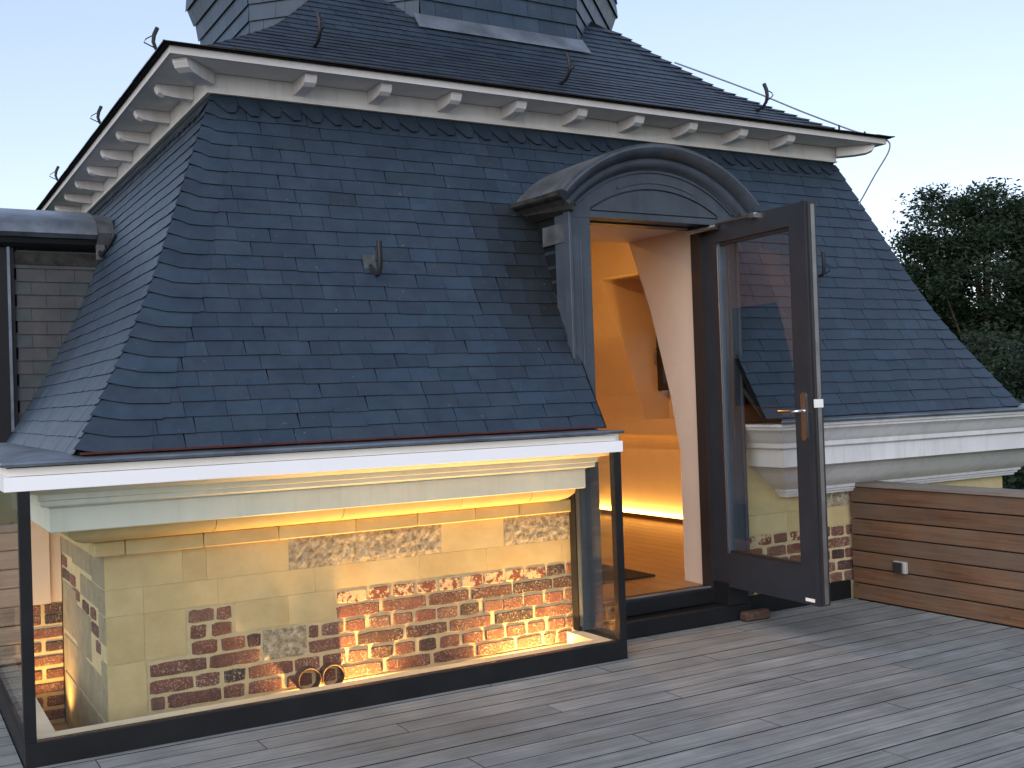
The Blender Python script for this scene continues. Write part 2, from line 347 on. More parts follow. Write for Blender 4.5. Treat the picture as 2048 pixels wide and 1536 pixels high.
ROWS = {.434: [(1.234, 1.347), (1.365, 1.429), (1.967, 2.124), (2.138, 2.247), (2.268, 2.387), (2.411, 2.514), (2.537, 2.653), (2.667, 2.783), (2.8, 2.916), (2.936, 3.049), (3.065, 3.186), (3.202, 3.313), (3.332, 3.395)],
.361: [(1.241, 1.307), (1.34, 1.428), (1.962, 2.185), (2.207, 2.449), (2.471, 2.704), (2.726, 2.966), (2.983, 3.226), (3.24, 3.395)],
.286: [(1.245, 1.36), (1.382, 1.492), (1.508, 1.564), (1.813, 1.857), (1.881, 1.988), (2.007, 2.105), (2.135, 2.242), (2.263, 2.368), (2.392, 2.502), (2.52, 2.635), (2.654, 2.763), (2.794, 2.905), (2.918, 3.033), (3.049, 3.162), (3.183, 3.296), (3.315, 3.395)],
.211: [(1.054, 1.301), (1.326, 1.561), (1.814, 2.05), (2.071, 2.312), (2.336, 2.565), (2.587, 2.829), (2.861, 3.098), (3.114, 3.35)],
.133: [(1.052, 1.24), (1.261, 1.363), (1.391, 1.486), (1.508, 1.72), (1.736, 1.858), (1.882, 1.995), (2.015, 2.113), (2.138, 2.25), (2.269, 2.374), (2.406, 2.498), (2.529, 2.637), (2.661, 2.781), (2.798, 2.911), (2.931, 3.047), (3.068, 3.173), (3.195, 3.305), (3.319, 3.395)],
.059: [(1.055, 1.107), (1.128, 1.367), (1.389, 1.48), (1.508, 1.663), (1.696, 1.814), (1.844, 1.941), (1.954, 2.19), (2.219, 2.46), (2.49, 2.718), (2.745, 2.971), (2.997, 3.147), (3.168, 3.237), (3.261, 3.347)]}
for zc, L in ROWS.items():
    for a, b_ in L: brick_on(a-.003, b_+.003, zc, .0605, 'limewashed_brick' if zc > .43 and a > 1.9 and a < 3.19 else 'brick')
RIGHT = {.454: [(4.60, 4.743), (4.777, 4.876), (4.904, 5.015), (5.044, 5.15), (5.17, 5.28), (5.305, 5.397), (5.417, 5.523), (5.55, 5.644)], .376: [(4.6, 4.8), (4.846, 4.998), (5.015, 5.133), (5.155, 5.325), (5.347, 5.572)],
.3: [(4.62, 4.73), (4.75, 4.86), (4.88, 5.015), (5.036, 5.13), (5.155, 5.28), (5.304, 5.385), (5.411, 5.521), (5.538, 5.635)], .223: [(4.62, 4.85), (4.87, 5.08), (5.1, 5.29), (5.313, 5.433), (5.46, 5.631)], .151: [(4.62, 4.72), (4.74, 4.85), (4.87, 5.0), (5.02, 5.13), (5.15, 5.275), (5.296, 5.377), (5.39, 5.492), (5.52, 5.627)]}
for zc, L in RIGHT.items():
    for a, b_ in L: brick_on(a-.003, b_+.003, zc, .061, 'limewashed_brick' if zc > .45 and a < 5.2 and rnd.random() < .6 else 'brick')
for a, b_, zc in ((6.30, 6.48, .60), (6.22, 6.46, .53), (6.02, 6.20, .53), (5.90, 6.12, .47), (5.62, 5.80, .45), (5.42, 5.56, .45), (5.36, 5.56, .38), (5.32, 5.44, .31)): brick_on(a, b_, zc, .054, side=True)
def block(x0, x1, z0, z1, mat='ashlar', proud=.004, rough=0):
    g_ = .0006
    if rough:
        nx, nz = max(4, int((x1-x0)/.022)), 6; vs = []; fs = []
        for k in range(nz+1):
            for i in range(nx+1):
                e = 0 if (i in (0, nx) or k in (0, nz)) else rnd.uniform(0, rough)
                vs.append((x0+g_+(x1-x0-2*g_)*i/nx+(rnd.uniform(-.006, .006) if 0 < i < nx else 0), YW-proud-e, z0+g_+(z1-z0-2*g_)*k/nz))
        for k in range(nz):
            for i in range(nx): q = k*(nx+1)+i; fs.append((q, q+1, q+nx+2, q+nx+1))
        n0 = len(vs); vs += [(x0+g_, YW+.02, z0+g_), (x1-g_, YW+.02, z0+g_), (x1-g_, YW+.02, z1-g_), (x0+g_, YW+.02, z1-g_)]
        bot = list(range(nx+1)); topr = list(range(nz*(nx+1), (nz+1)*(nx+1)))
        fs.append(tuple(bot[::-1]+[n0, n0+1])); fs.append(tuple(topr+[n0+2, n0+3])); fs.append(tuple([k*(nx+1) for k in range(nz+1)]+[n0+3, n0])); fs.append(tuple([k*(nx+1)+nx for k in range(nz+1)][::-1]+[n0+1, n0+2]))
        return MB().add(vs, fs).build('stone_block', mat, wall)
    return MB().box(x0+g_, x1-g_, YW-proud, YW+.02, z0+g_, z1-g_).build('stone_block', mat, wall)
C0, C1, C2, C3 = .755, .600, .478, .262     # course joints
for a, b_, m_, rg in ((XL, 1.21, 'ashlar', 0), (1.21, 1.32, 'ashlar', 0), (1.32, 1.72, 'ashlar', 0), (1.72, 2.55, 'rough_stone', .006), (2.55, 2.93, 'ashlar', 0), (2.93, 3.22, 'rough_stone', .005), (3.22, 3.39, 'rough_stone', .005)): block(a, b_, C1, C0, m_, .003, rg)
for a, b_ in zip((XL, 1.03, 1.37, 1.85, 2.42, 2.82, 3.30), (1.03, 1.37, 1.85, 2.42, 2.82, 3.30, 3.39)): block(a, b_, C2, C1, 'ashlar', .003)
for a, b_, z0, z1 in ((XL, 1.03, C3, C2), (1.03, 1.218, C3, C2), (1.45, 1.71, .335, C2), (1.71, 1.945, .335, C2), (XL, 1.035, -.02, C3), (XL, 1.3, -.30, -.022), (1.3, 1.9, -.30, .02), (1.9, 2.5, -.30, .02), (2.5, 3.39, -.30, .02), (3.355, 3.39, .03, .10)): block(a, b_, z0, z1, 'ashlar', .003)
block(1.578, 1.797, .18, .325, 'rough_stone', .003, .006)
for a, b_ in ((DX1, 4.70), (4.70, 5.02), (5.02, 5.30), (5.30, 5.62), (5.62, 6.2), (6.2, 6.7), (6.7, XR)): block(a, b_, .49, .615, 'ashlar', .003)
for i, (a, b_) in enumerate(((DX1, 4.95), (4.95, 5.20), (5.20, 5.75), (5.75, 6.4), (6.4, XR))): block(a, b_, .617, .775, 'rough_stone' if i == 2 else 'ashlar', .004, .008 if i == 2 else 0)
for a, b_ in ((5.66, 6.2), (6.2, 6.7), (6.7, XR)): block(a, b_, .0, .488)
# side wall stones (left face), toned darker and greyer than the front ashlar
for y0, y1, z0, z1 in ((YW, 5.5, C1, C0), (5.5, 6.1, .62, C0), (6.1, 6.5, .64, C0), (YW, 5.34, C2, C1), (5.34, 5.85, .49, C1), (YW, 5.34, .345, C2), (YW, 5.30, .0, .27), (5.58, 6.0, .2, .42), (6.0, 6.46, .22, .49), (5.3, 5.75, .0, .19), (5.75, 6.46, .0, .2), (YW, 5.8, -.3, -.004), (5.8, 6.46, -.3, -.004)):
    MB().box(XL-.004, XL+.02, y0+.003, y1-.003, z0+.003, z1-.003, .003).build('stone_block', 'side_stone', wall)
B('plinth', 'black_metal', pav, DX1+.03, 5.553, YW-.022, YW+.01, 0.004, .121)
B('plinth', 'black_metal', pav, OX1-.02, DX1+.005, YD+.012, YD+.15, .102, .238)

# ---- stone corbel courses under the cornice
def mitre(profile, corners):
    """profile [(e, z)] swept round plan corners [(x, y, ox, oy)]: the point moves by e*(ox, oy)"""
    return [[(x+e*ox, y+e*oy, z) for e, z in profile] for x, y, ox, oy in corners]
def sweep(name, mat, parent, profile, corners, smooth=False): return MB().loft(mitre(profile, corners)).build(name, mat, parent, smooth=smooth)
LEFTPATH = [(3.06, YW+.02, 1, 0), (3.06, YW, 1, -1), (XL, YW, -1, -1), (XL, 10.2, -1, 0)]
RIGHTPATH = [(5.02, YW+.02, -1, 0), (5.02, YW, -1, -1), (XR, YW, 1, -1), (XR, 10.2, 1, 0)]
corb = MB().box(XL+.01, 3.38, YW-.002, YW+.1, .756, .90).build('corbel_course', 'ashlar', pav)
for a, b_ in zip((XL, .95, 1.30, 1.66, 2.06, 2.40, 2.74, 3.01), (.95, 1.30, 1.66, 2.06, 2.40, 2.74, 3.01, 3.385)):
    e = .048; x0 = a-(e if a == XL else -.0015)
    MB().box(x0, b_-.0015, YW-e, YW+.03, .757, .824, .005).build('stone_block', 'ashlar', corb)
OV = [(.05, .826), (.10, .832), (.14, .848), (.165, .872), (.17, .899), (-.02, .899), (-.02, .826)]
for a, b_ in zip((XL, 1.33, 1.95, 2.60, 3.02), (1.33, 1.95, 2.60, 3.02, 3.13)):
    last = b_ == 3.13
    rings = [[((a-e if a == XL else a+.0015), YW-e, z) for e, z in OV], [((b_+e if last else b_-.0015), YW-e, z) for e, z in OV]]
    MB().loft(rings).build('stone_block', 'ashlar', corb, smooth=True)
MB().loft(mitre(OV, [(XL, YW+.0, -1, -1), (XL, 6.5, -1, 0)])).build('stone_block', 'ashlar', corb, smooth=True)
MB().box(XL-.0465, XL+.03, YW+.032, 6.46, .757, .824, .005).build('stone_block', 'ashlar', corb)
# ---- timber cornice
CY = [(.30, 1.071), (.315, 1.076), (.35, 1.08), (.375, 1.087), (.392, 1.10)]
cornL = sweep('cornice', 'cornice_cream', pav, [(-.0, .902), (.246, .902), (.25, .906), (.25, 1.005), (.262, 1.012), (.285, 1.016), (.29, 1.022), (.29, 1.04), (.302, 1.045), (.302, 1.068)]+[(.31, 1.071), (.345, 1.076), (.37, 1.084), (.385, 1.096), (.385, 1.19), (0, 1.19)], LEFTPATH, True)
cornR = sweep('cornice', 'white_paint', pav, [(.0, .715), (.06, .715), (.062, .728), (.075, .732), (.078, .745), (.092, .75), (.096, .768), (.115, .778), (.15, .80), (.185, .828), (.225, .872), (.255, .905), (.282, .92), (.30, .924), (.31, .928), (.31, 1.034), (.325, 1.04), (.335, 1.046), (.335, 1.074), (.342, 1.08), (.36, 1.10), (.375, 1.125), (.395, 1.15), (.41, 1.158), (.41, 1.172), (.425, 1.176), (.425, 1.192), (0, 1.192)], RIGHTPATH, True)
fas = MB().loft(mitre([(.385, 1.098), (.44, 1.098), (.44, 1.156), (.385, 1.156)], [(3.43-.44, YW, 1, -1), (XL-.0, YW, -1, -1), (XL, 10.2, -1, 0)])).build('fascia_board', 'board_white', pav)
MB().loft(mitre([(.36, 1.158), (.424, 1.158), (.424, 1.190), (.36, 1.190)], [(3.40-.424, YW, 1, -1), (XL, YW, -1, -1), (XL, 10.2, -1, 0)])).build('fascia_strip', 'strip_cream', pav)
def gutter(path, x_end=None):
    MB().loft(mitre([(.0, 1.194), (.43, 1.194), (.448, 1.196), (.452, 1.206), (.446, 1.213), (.42, 1.212), (.36, 1.217), (.30, 1.232), (.0, 1.235)], path)).build('gutter', 'zinc', pav, smooth=True)
gutter([(2.985, YW, 1, -1), (XL, YW, -1, -1), (XL, 10.2, -1, 0)])
gutter([(5.02, YW, -1, -1), (XR, YW, 1, -1), (XR, 10.2, 1, 0)])
MB().box(MX0+.02, DX0-.02, MY0-.022, MY0+.03, 1.228, 1.236).build('felt_strip', 'red_felt', pav)

# ---- mansard underlay (closed dark skin below the slates)
NS = 14; STOP = float(np.interp(3.18, ZF, SF)); SS = [STOP*i/NS for i in range(NS+1)]
um = MB()
def skin(fn0, fn1, s0=0, s1=STOP, side='f', off=.012):
    rings = []
    for i in range(NS+1):
        s_ = s0+(s1-s0)*i/NS; d, z = prof(s_); h_, u_ = pn(s_); d -= off*h_*-1 if False else -off*.0
        a, b_ = fn0(d), fn1(d)
        rings.append({'f': [(a, MY0+d+off, z), (b_, MY0+d+off, z)], 'l': [(MX0+d+off, a, z), (MX0+d+off, b_, z)], 'r': [(MX1-d-off, a, z), (MX1-d-off, b_, z)], 'b': [(a, MY1-d-off, z), (b_, MY1-d-off, z)]}[side])
    um.loft(rings, closed=False, caps=False)
SD = float(np.interp(2.46, ZF, SF))
skin(lambda d: MX0+d, lambda d: DX0+.05, 0, SD); skin(lambda d: DX1-.05, lambda d: MX1-d, 0, SD); skin(lambda d: MX0+d, lambda d: MX1-d, SD, STOP)
skin(lambda d: MY0+d, lambda d: MY1-d, side='l'); skin(lambda d: MY0+d, lambda d: 7.46, side='r'); skin(lambda d: 8.52, lambda d: MY1-d, side='r'); skin(lambda d: 7.46, lambda d: 8.52, float(np.interp(2.56, ZF, SF)), STOP, side='r'); skin(lambda d: MX0+d, lambda d: MX1-d, side='b')
mans = um.build('mansard_roof', 'underlay', pav)

# ---- slates
SL = []          # (verts, faces, tints, projected area)
def tint():
    k = rnd.gauss(1, .075); w_ = rnd.uniform(-.003, .003)
    return (max(.010, .029*k+w_*.5), max(.012, .046*k), max(.014, .070*k-w_))
EDGE = (.040, .027, .018)
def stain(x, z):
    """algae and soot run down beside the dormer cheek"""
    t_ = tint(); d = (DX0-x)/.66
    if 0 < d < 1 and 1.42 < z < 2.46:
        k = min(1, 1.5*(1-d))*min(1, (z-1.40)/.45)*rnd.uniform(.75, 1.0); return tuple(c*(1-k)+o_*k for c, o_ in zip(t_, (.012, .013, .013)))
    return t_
def quad_slate(p, n, lift=.004, th=.006, tn=None, keep=True):
    """p: outline points, first two the lower edge (left, right); n outward normal"""
    n = Vector(n); tn = tn or tint(); m = len(p); base = [Vector(q) for q in p]
    zmin = min(q.z for q in base); zmax = max(q.z for q in base); up = []
    for q in base:
        k = 1-(q.z-zmin)/max(1e-6, zmax-zmin); up.append(q+n*(.002+(lift+th)*k))
    lo = [q-n*(.000+th) for q in up]
    vs = [tuple(q) for q in up]+[tuple(q) for q in lo]
    fs = [tuple(range(m))]; ts = [tn]
    for i in range(m):
        j = (i+1) % m
        mid = (base[i]+base[j])/2
        if mid.z > zmax-1e-4 and m == 4: continue
        fs.append((i, m+i, m+j, j)); ts.append(EDGE if mid.z < zmin+.35*(zmax-zmin) else tuple(c*.6 for c in tn))
    ps = [px(q) for q in base]; ar = abs(sum(ps[i][0]*ps[(i+1) % m][1]-ps[(i+1) % m][0]*ps[i][1] for i in range(m)))/2
    cx = sum(q[0] for q in ps)/m; cy = sum(q[1] for q in ps)/m
    if not keep or not (-20 < cx < 2068 and -20 < cy < 1556): ar = 0
    SL.append((vs, fs, ts, ar))
PITCH_S = STOP_F = None
ZTOP = 2.985; NC = 24; SEND = float(np.interp(ZTOP, ZF, SF)); PS = SEND/NC
WS = .172
def slope_pt(side, a, s_):
    d, z = prof(s_)
    return {'f': (a, MY0+d, z), 'l': (MX0+d, a, z), 'r': (MX1-d, a, z)}[side]
def slope_n(side, s_):
    h_, u_ = pn(s_); return {'f': (0, h_, u_), 'l': (h_, 0, u_), 'r': (-h_, 0, u_)}[side]
for side in ('f', 'l', 'r'):
    A0, A1 = (MX0, MX1) if side == 'f' else (MY0, MY1)
    for i in range(NC+1):
        s0, s1 = i*PS, min((i+1)*PS+.012, SEND+.05)
        d0, z0 = prof(s0); d1, z1 = prof(s1); lo, hi = A0+d0, A1-d0; n = slope_n(side, (s0+s1)/2)
        bl = (.30-.006*i) if side == 'f' else .13        # width of the curved hip slates
        brr = .17
        a = lo+bl-rnd.uniform(.0, .05)-WS*((i % 2)*.5+rnd.uniform(0, .15))
        while a < hi-.04:
            b_ = a+WS*rnd.uniform(.88, 1.12)
            x0, x1 = max(a, lo+bl*.55), min(b_, hi-brr*.35)
            a = b_
            if side == 'f' and z0 < 2.52:
                if x0 > DX0-.0 and x1 < DX1+.0: continue
                if x0 < DX0+.03 < x1: x1 = DX0+.03
                elif x0 < DX1-.03 < x1: x0 = DX1-.03
                elif DX0 < (x0+x1)/2 < DX1: continue
            if side == 'r' and z0 < 2.60 and 7.30 < (x0+x1)/2 < 8.68: continue
            if x1-x0 < .02: continue
            sk = rnd.uniform(-.004, .004); g_ = .0011
            def P(x, s_, dl=0): return slope_pt(side, min(max(x, A0+prof(s_)[0]), A1-prof(s_)[0]), s_)
            jz = rnd.uniform(-.003, .003)
            p = [P(x0+g_, max(0, s0+jz)), P(x1-g_, max(0, s0+jz+rnd.uniform(-.002, .002))), P(x1-g_+sk, s1), P(x0+g_+sk, s1)]
            if side != 'f' and side != 'r': p = [p[1], p[0], p[3], p[2]]
            quad_slate(p, n, .0008+rnd.uniform(0, .0022), .0042, stain(x0, z0) if side == 'f' else None, keep=not (side == 'f' and x0 > 4.2 and x1 < 5.1 and z0 < 2.4))
        # hip slates: lower edge sweeps up towards the hip
        if side in ('f', 'l'):
            bw = bl*(1+rnd.uniform(-.08, .08)); s2 = min(s1+.01, STOP)
            if side == 'f':
                pts = [(lo-.003, s0+.030), (lo+.05, s0+.014), (lo+bw*.42, s0-.002), (lo+bw*.8, s0-.006), (lo+bw, s0-.006), (lo+bw+.02, s1-.01), (A0+prof(s2)[0]-.003, s2)]
            else:
                pts = [(lo-.002, s0+.004), (lo+bw*.5, s0-.004), (lo+bw, s0-.002), (lo+bw, s1), (A0+prof(s1)[0]-.002, s1)]
            p = [slope_pt(side, x, max(0, q)) for x, q in pts]
            if side == 'l': p = p[::-1]
            quad_slate(p, n, .0045, .005)
        if side == 'f':
            pts = [(hi-brr*1.15, s0+.012), (hi-brr*.85, s0-.002), (hi-.05, s0-.006), (hi+.012, s0+.004), (A1-prof(s1)[0]+.010, s1), (hi-brr*1.1, s1+.012)]
            p = [slope_pt(side, x, max(0, q)) for x, q in pts]; quad_slate(p, n, .0045, .005)
    # slanted cut course tucked below the frieze
    sT0, sT1 = SEND-.055, float(np.interp(3.06, ZF, SF)); n = slope_n(side, sT0); d0 = prof(sT0)[0]; a = A0+d0+.05
    while a < A1-d0-.1:
        wv = .118*rnd.uniform(.93, 1.07); h_ = rnd.uniform(-.006, .006)
        pts = [(a+.060, sT0+h_), (a+.098, sT0+.004+h_), (a+wv, sT0+.055), (a+wv-.01, sT1), (a-.01, sT1), (a+.004, sT0+.062)]
        p = [slope_pt(side, x, q) for x, q in pts]
        if side == 'l': p = p[::-1]
        quad_slate(p, n, .014, .006, tuple(c*.9 for c in tint())); a += wv

# ---- eaves: frieze, soffit, fascia, brackets, ring round the building
FY, FX0, FX1, FYB = 5.665, 1.54, 6.10, 10.24
RING = lambda e: [(FX0-e, FY-e), (FX1+e, FY-e), (FX1+e, FYB+e), (FX0-e, FYB+e)]
def ring(name, mat, e0, e1, z0, z1, parent=pav):
    a, b_ = RING(e0), RING(e1); m = MB()
    for k in range(4):
        q = (k+1) % 4
        m.prism([(*a[k], z0), (*a[q], z0), (*b_[q], z0), (*b_[k], z0)], [(*a[k], z1), (*a[q], z1), (*b_[q], z1), (*b_[k], z1)])
    return m.build(name, mat, parent)
ring('frieze', 'eave_paint', -.03, .012, 3.058, 3.152)
ring('frieze_bead', 'strip_cream', -.03, .018, 3.047, 3.056)
ring('soffit', 'soffit_paint', .010, .236, 3.154, 3.170)
eave = ring('eaves_fascia', 'fascia_paint', .238, .262, 3.150, 3.196)
BR = [(0.014, 3.152), (.014, 3.084), (.11, 3.086), (.165, 3.093), (.195, 3.108), (.208, 3.130), (.210, 3.152)]
def bracket(x, y, ox, oy, wd=.033, k=1.0):
    tx, ty = -oy, ox
    r = [[(x+e*k*ox+s_*wd*tx, y+e*k*oy+s_*wd*ty, z) for e, z in BR] for s_ in (-1, 1)]
    MB().loft(r).build('bracket', 'eave_paint', pav)
for i in range(9): bracket(2.02+.4325*i, FY, 0, -1)
for i in range(8): bracket(FX0, 5.98+.545*i, -1, 0)
for i in range(8): bracket(FX1, 5.98+.545*i, 1, 0)
q = math.sqrt(.5)
for x, y, ox, oy in ((FX0, FY, -q, -q), (FX1, FY, q, -q)): bracket(x, y, ox, oy, .04, 1.36)

# ---- upper roof
UE = .285; UX0, UX1, UY0, UY1 = FX0-UE, FX1+UE, FY-UE, FYB+UE
UD = [0, .15, .29, .42, .57, .70, .86, 1.04, 1.22, 1.35, 2.0, 2.4]; UZ = [3.198, 3.232, 3.295, 3.378, 3.475, 3.558, 3.670, 3.838, 4.010, 4.145, 4.72, 5.08]
US = [0]
for i in range(1, len(UD)): US.append(US[-1]+math.hypot(UD[i]-UD[i-1], UZ[i]-UZ[i-1]))
def up(s_): return float(np.interp(s_, US, UD)), float(np.interp(s_, US, UZ))
m = MB(); rg = [[(UX0+d, UY0+d, z), (UX1-d, UY0+d, z), (UX1-d, UY1-d, z), (UX0+d, UY1-d, z)] for d, z in zip(UD, UZ)]
m.loft([[(UX0, UY0, 3.188), (UX1, UY0, 3.188), (UX1, UY1, 3.188), (UX0, UY1, 3.188)]]+rg)
uroof = m.build('upper_roof', 'underlay', pav)
PU = .074
for side in ('f', 'l', 'r'):
    A0, A1 = (UX0, UX1) if side == 'f' else (UY0, UY1)
    for i in range(24):
        s0, s1 = i*PU-.01 if i == 0 else i*PU, (i+1)*PU+.012; d0, z0 = up(max(0, s0)); d1, z1 = up(s1)
        if i == 0: d0 -= .012; z0 -= .008
        L = math.hypot(d1-d0, z1-z0); h_, u_ = -(z1-z0)/L, (d1-d0)/L
        lo, hi = A0+d0, A1-d0; n = {'f': (0, h_, u_), 'l': (h_, 0, u_), 'r': (-h_, 0, u_)}[side]
        a = lo-.01-WS*((i % 2)*.5)
        while a < hi:
            b_ = a+.18*rnd.uniform(.9, 1.1); x0, x1 = max(a, lo-.008), min(b_, hi+.008); a = b_
            if x1-x0 < .02: continue
            def P(x, k): d, z = (d0, z0) if k == 0 else (d1, z1); x = min(max(x, A0+d-.008), A1-d+.008); return {'f': (x, UY0+d, z), 'l': (UX0+d, x, z), 'r': (UX1-d, x, z)}[side]
            p = [P(x0+.002, 0), P(x1-.002, 0), P(x1-.002, 1), P(x0+.002, 1)]
            if side == 'l': p = [p[1], p[0], p[3], p[2]]
            quad_slate(p, n, .001+rnd.uniform(0, .002), .005, keep=False)
        if side == 'f':           # broad overlapping slates along the hips
            for sgn in (1,):
                x_e0 = hi if sgn > 0 else lo; x_e1 = A1-d1 if sgn > 0 else A0+d1
                p = [(x_e0-sgn*.16, UY0+d0, z0), (x_e0-sgn*.05, UY0+d0-.003, z0-.004), (x_e0+sgn*.014, UY0+d0-.002, z0+.004), (x_e1+sgn*.014, UY0+d1, z1), (x_e1-sgn*.13, UY0+d1, z1)]
                if sgn < 0: p = p[::-1]
                quad_slate(p, n, .006, .006, keep=False)

# ---- octagonal drum above
OC, OA = (3.82, 8.04), 1.51
def octv(k, a): an = math.radians(22.5+45*k); R_ = a/math.cos(math.radians(22.5)); return OC[0]+R_*math.cos(an), OC[1]+R_*math.sin(an)
prs = [(1.495, 3.3), (1.495, 4.28), (1.53, 4.42), (1.60, 4.55), (1.60, 5.4)]
drum = MB().loft([[(*octv(k, a), z) for k in range(8)] for a, z in prs]).build('drum', 'underlay', pav)
def oa(z): return float(np.interp(z, [3.3, 4.22, 4.42, 4.55, 5.4], [1.51, 1.51, 1.545, 1.615, 1.615]))
for k in range(8):
    mid = math.radians(45*(k+1))
    if math.sin(mid) > .3: continue
    n = Vector((math.cos(mid), math.sin(mid), 0)); i = 0; z = 3.62
    while z < 5.2:
        z1 = z+.118; a0, a1 = oa(z), oa(z1); v0, v1 = Vector((*octv(k, a0), z)), Vector((*octv(k+1, a0), z)); w0, w1 = Vector((*octv(k, a1), z1+.012)), Vector((*octv(k+1, a1), z1+.012))
        nn = 6; c0 = [0]+[(j+.5*(i % 2)+rnd.uniform(-.04, .04))/nn for j in range(1 if i % 2 == 0 else 0, nn)]+[1]
        for f0, f1 in zip(c0, c0[1:]):
            if f1-f0 < .01: continue
            p = [v0.lerp(v1, f0+.001), v0.lerp(v1, f1-.001), w0.lerp(w1, f1-.001), w0.lerp(w1, f0+.001)]
            quad_slate([tuple(x) for x in p], n, .007, .006, tuple(c*1.25 for c in tint()), keep=False)
        z = z1; i += 1
va, vb = octv(5, OA), octv(6, OA)
fl = MB(); yb = va[1]
fl.prism([(va[0]-.05, yb-.012, 3.99), (va[0]-.06, yb-.10, 3.876), (va[0]-.06, yb-.105, 3.868), (va[0]-.05, yb-.012, 3.965)], [(vb[0]+.05, yb-.012, 3.99), (vb[0]+.06, yb-.10, 3.876), (vb[0]+.06, yb-.105, 3.868), (vb[0]+.05, yb-.012, 3.965)])
fl.build('lead_flashing', 'zinc', pav)

# ================================================================== dormer doorway
AR, AZ = .967, 1.845          # outer arch radius and centre height
def arc(R_, n_=28, half=None, cz=AZ, cx=DXC):
    h_ = half if half is not None else math.asin(min(1, .70/R_)); return [(cx+R_*math.sin(-h_+2*h_*i/n_), cz+R_*math.cos(-h_+2*h_*i/n_)) for i in range(n_+1)]
dorm = MB()
top = arc(.80, 28, math.asin(.605/.80), AZ)          # back plate behind the face pieces
base_ = [(DX0+.005, 2.42), (DX1-.005, 2.42)]
pl = [(DX0+.006, OZ+.005)]+[(x, z) for x, z in arc(.86, 28, math.asin(.60/.86))]+[(DX1-.006, OZ+.005)]
dorm.prism([(x, YD+.014, z) for x, z in pl], [(x, YD+.16, z) for x, z in pl])
dormer = dorm.build('dormer', 'dormer_paint', pav)
# face pieces with open joints between them (the dark incised lines)
def band(name, R0, R1, h0, h1, y0=YD, y1=YD+.016):
    a = arc(R0, 24, h0); b_ = arc(R1, 24, h1); m = MB()
    m.loft([[(x, y0, z), (x2, y0, z2), (x2, y1, z2), (x, y1, z)] for (x, z), (x2, z2) in zip(a, b_)]); return m.build(name, 'dormer_paint', dormer)
RI, CZI = .879, 1.706
seg = arc(RI, 24, math.acos((2.452-CZI)/RI), CZI); m = MB(); m.prism([(x, YD, z) for x, z in seg], [(x, YD+.016, z) for x, z in seg]); m.build('tympanum_panel', 'dormer_paint', dormer)
MB().box(OX0, OX1, YD, YD+.016, OZ, 2.444).build('lintel', 'dormer_paint', dormer)
ao = arc(.861, 28, math.asin(.605/.861)); ai = arc(RI+.012, 24, math.asin(.469/(RI+.012)), CZI)
pf = [(DXC-.605, 2.405)]+ao+[(DXC+.605, 2.405), (OX1+.001, 2.405)]+ai[::-1]+[(OX0-.001, 2.405)]
MB().prism([(x, YD, z) for x, z in pf], [(x, YD+.016, z) for x, z in pf]).build('archivolt', 'dormer_paint', dormer)
band('arch_bead', .784, .798, .36, .36, YD-.006, YD+.001)
band('arch_bead', .846, .860, .74, .74, YD-.010, YD+.001)
for x0, x1 in ((DX0, OX0), (OX1, DX1)):
    pil = MB().box(x0, x1, YD+.002, YD+.16, .10 if x0 == DX0 else .24, 2.475, .004).build('pilaster', 'dormer_paint', dormer)
    xc = (x0+x1)/2
    B('bead', 'dormer_paint', dormer, xc-.006, xc+.006, YD-.005, YD+.004, 1.0, 2.27, bev=.002)
    B('edge_bead', 'dormer_paint', dormer, x0-.012, x0+.010, YD-.010, YD+.05, .12, 2.47, bev=.004) if x0 == DX0 else B('edge_bead', 'dormer_paint', dormer, x1-.010, x1+.012, YD-.010, YD+.05, .24, 2.47, bev=.004)
# swept arch moulding: (radius, y)
PRF = [(.862, YD+.02), (.862, YD-.012), (.868, YD-.018), (.872, YD-.030), (.884, YD-.046), (.900, YD-.054), (.916, YD-.052), (.924, YD-.046), (.926, YD-.060), (.934, YD-.082), (.946, YD-.100), (.958, YD-.112), (.972, YD-.118), (.984, YD-.112), (.984, YD+.02)]
NA = 36; rings = []
for i in range(NA+1):
    r_ = []
    for R_, yy in PRF:
        h_ = math.asin(.685/.95); an = -h_+2*h_*i/NA; r_.append((DXC+R_*math.sin(an), yy, AZ+R_*math.cos(an)))
    rings.append(r_)
MB().loft(rings).build('arch_moulding', 'dormer_paint', dormer, smooth=True)
h_ = math.asin(.685/.95)
rings = [[(DXC+R_*math.sin(-h_+2*h_*i/NA), yy, AZ+R_*math.cos(-h_+2*h_*i/NA)) for R_, yy in ((.985, YD-.10), (.997, YD-.10), (.997, 5.75), (.93, 5.75), (.93, YD+.02), (.985, YD+.02))] for i in range(NA+1)]
MB().loft(rings).build('lead_roof', 'lead', dormer, smooth=True)
xs, zs = .985*math.sin(h_), AZ+.985*math.cos(h_)
for sg in (-1, 1):       # side eaves running back into the slates
    o = [(.61, zs-.10), (.63, zs-.09), (.645, zs-.06), (.675, zs-.035), (.70, zs-.028), (.714, zs-.018), (.718, zs+.004), (.66, zs+.02), (.60, zs+.02)]
    MB().loft([[(DXC+sg*(e+(.05 if yy > 5.3 and e > .64 else 0)), yy, z) for e, z in o] for yy in (YD-.045, 5.54)]).build('side_eave', 'mossy_lead', dormer)
    B('cheek', 'underlay', dormer, *(sorted((DXC+sg*.575, DXC+sg*.60))), YD+.10, 5.46, 1.15, zs-.05)
    B('lead_strip', 'lead', dormer, *(sorted((DXC+sg*.600, DXC+sg*.616))), YD+.012, 5.34, 2.27, 2.38)
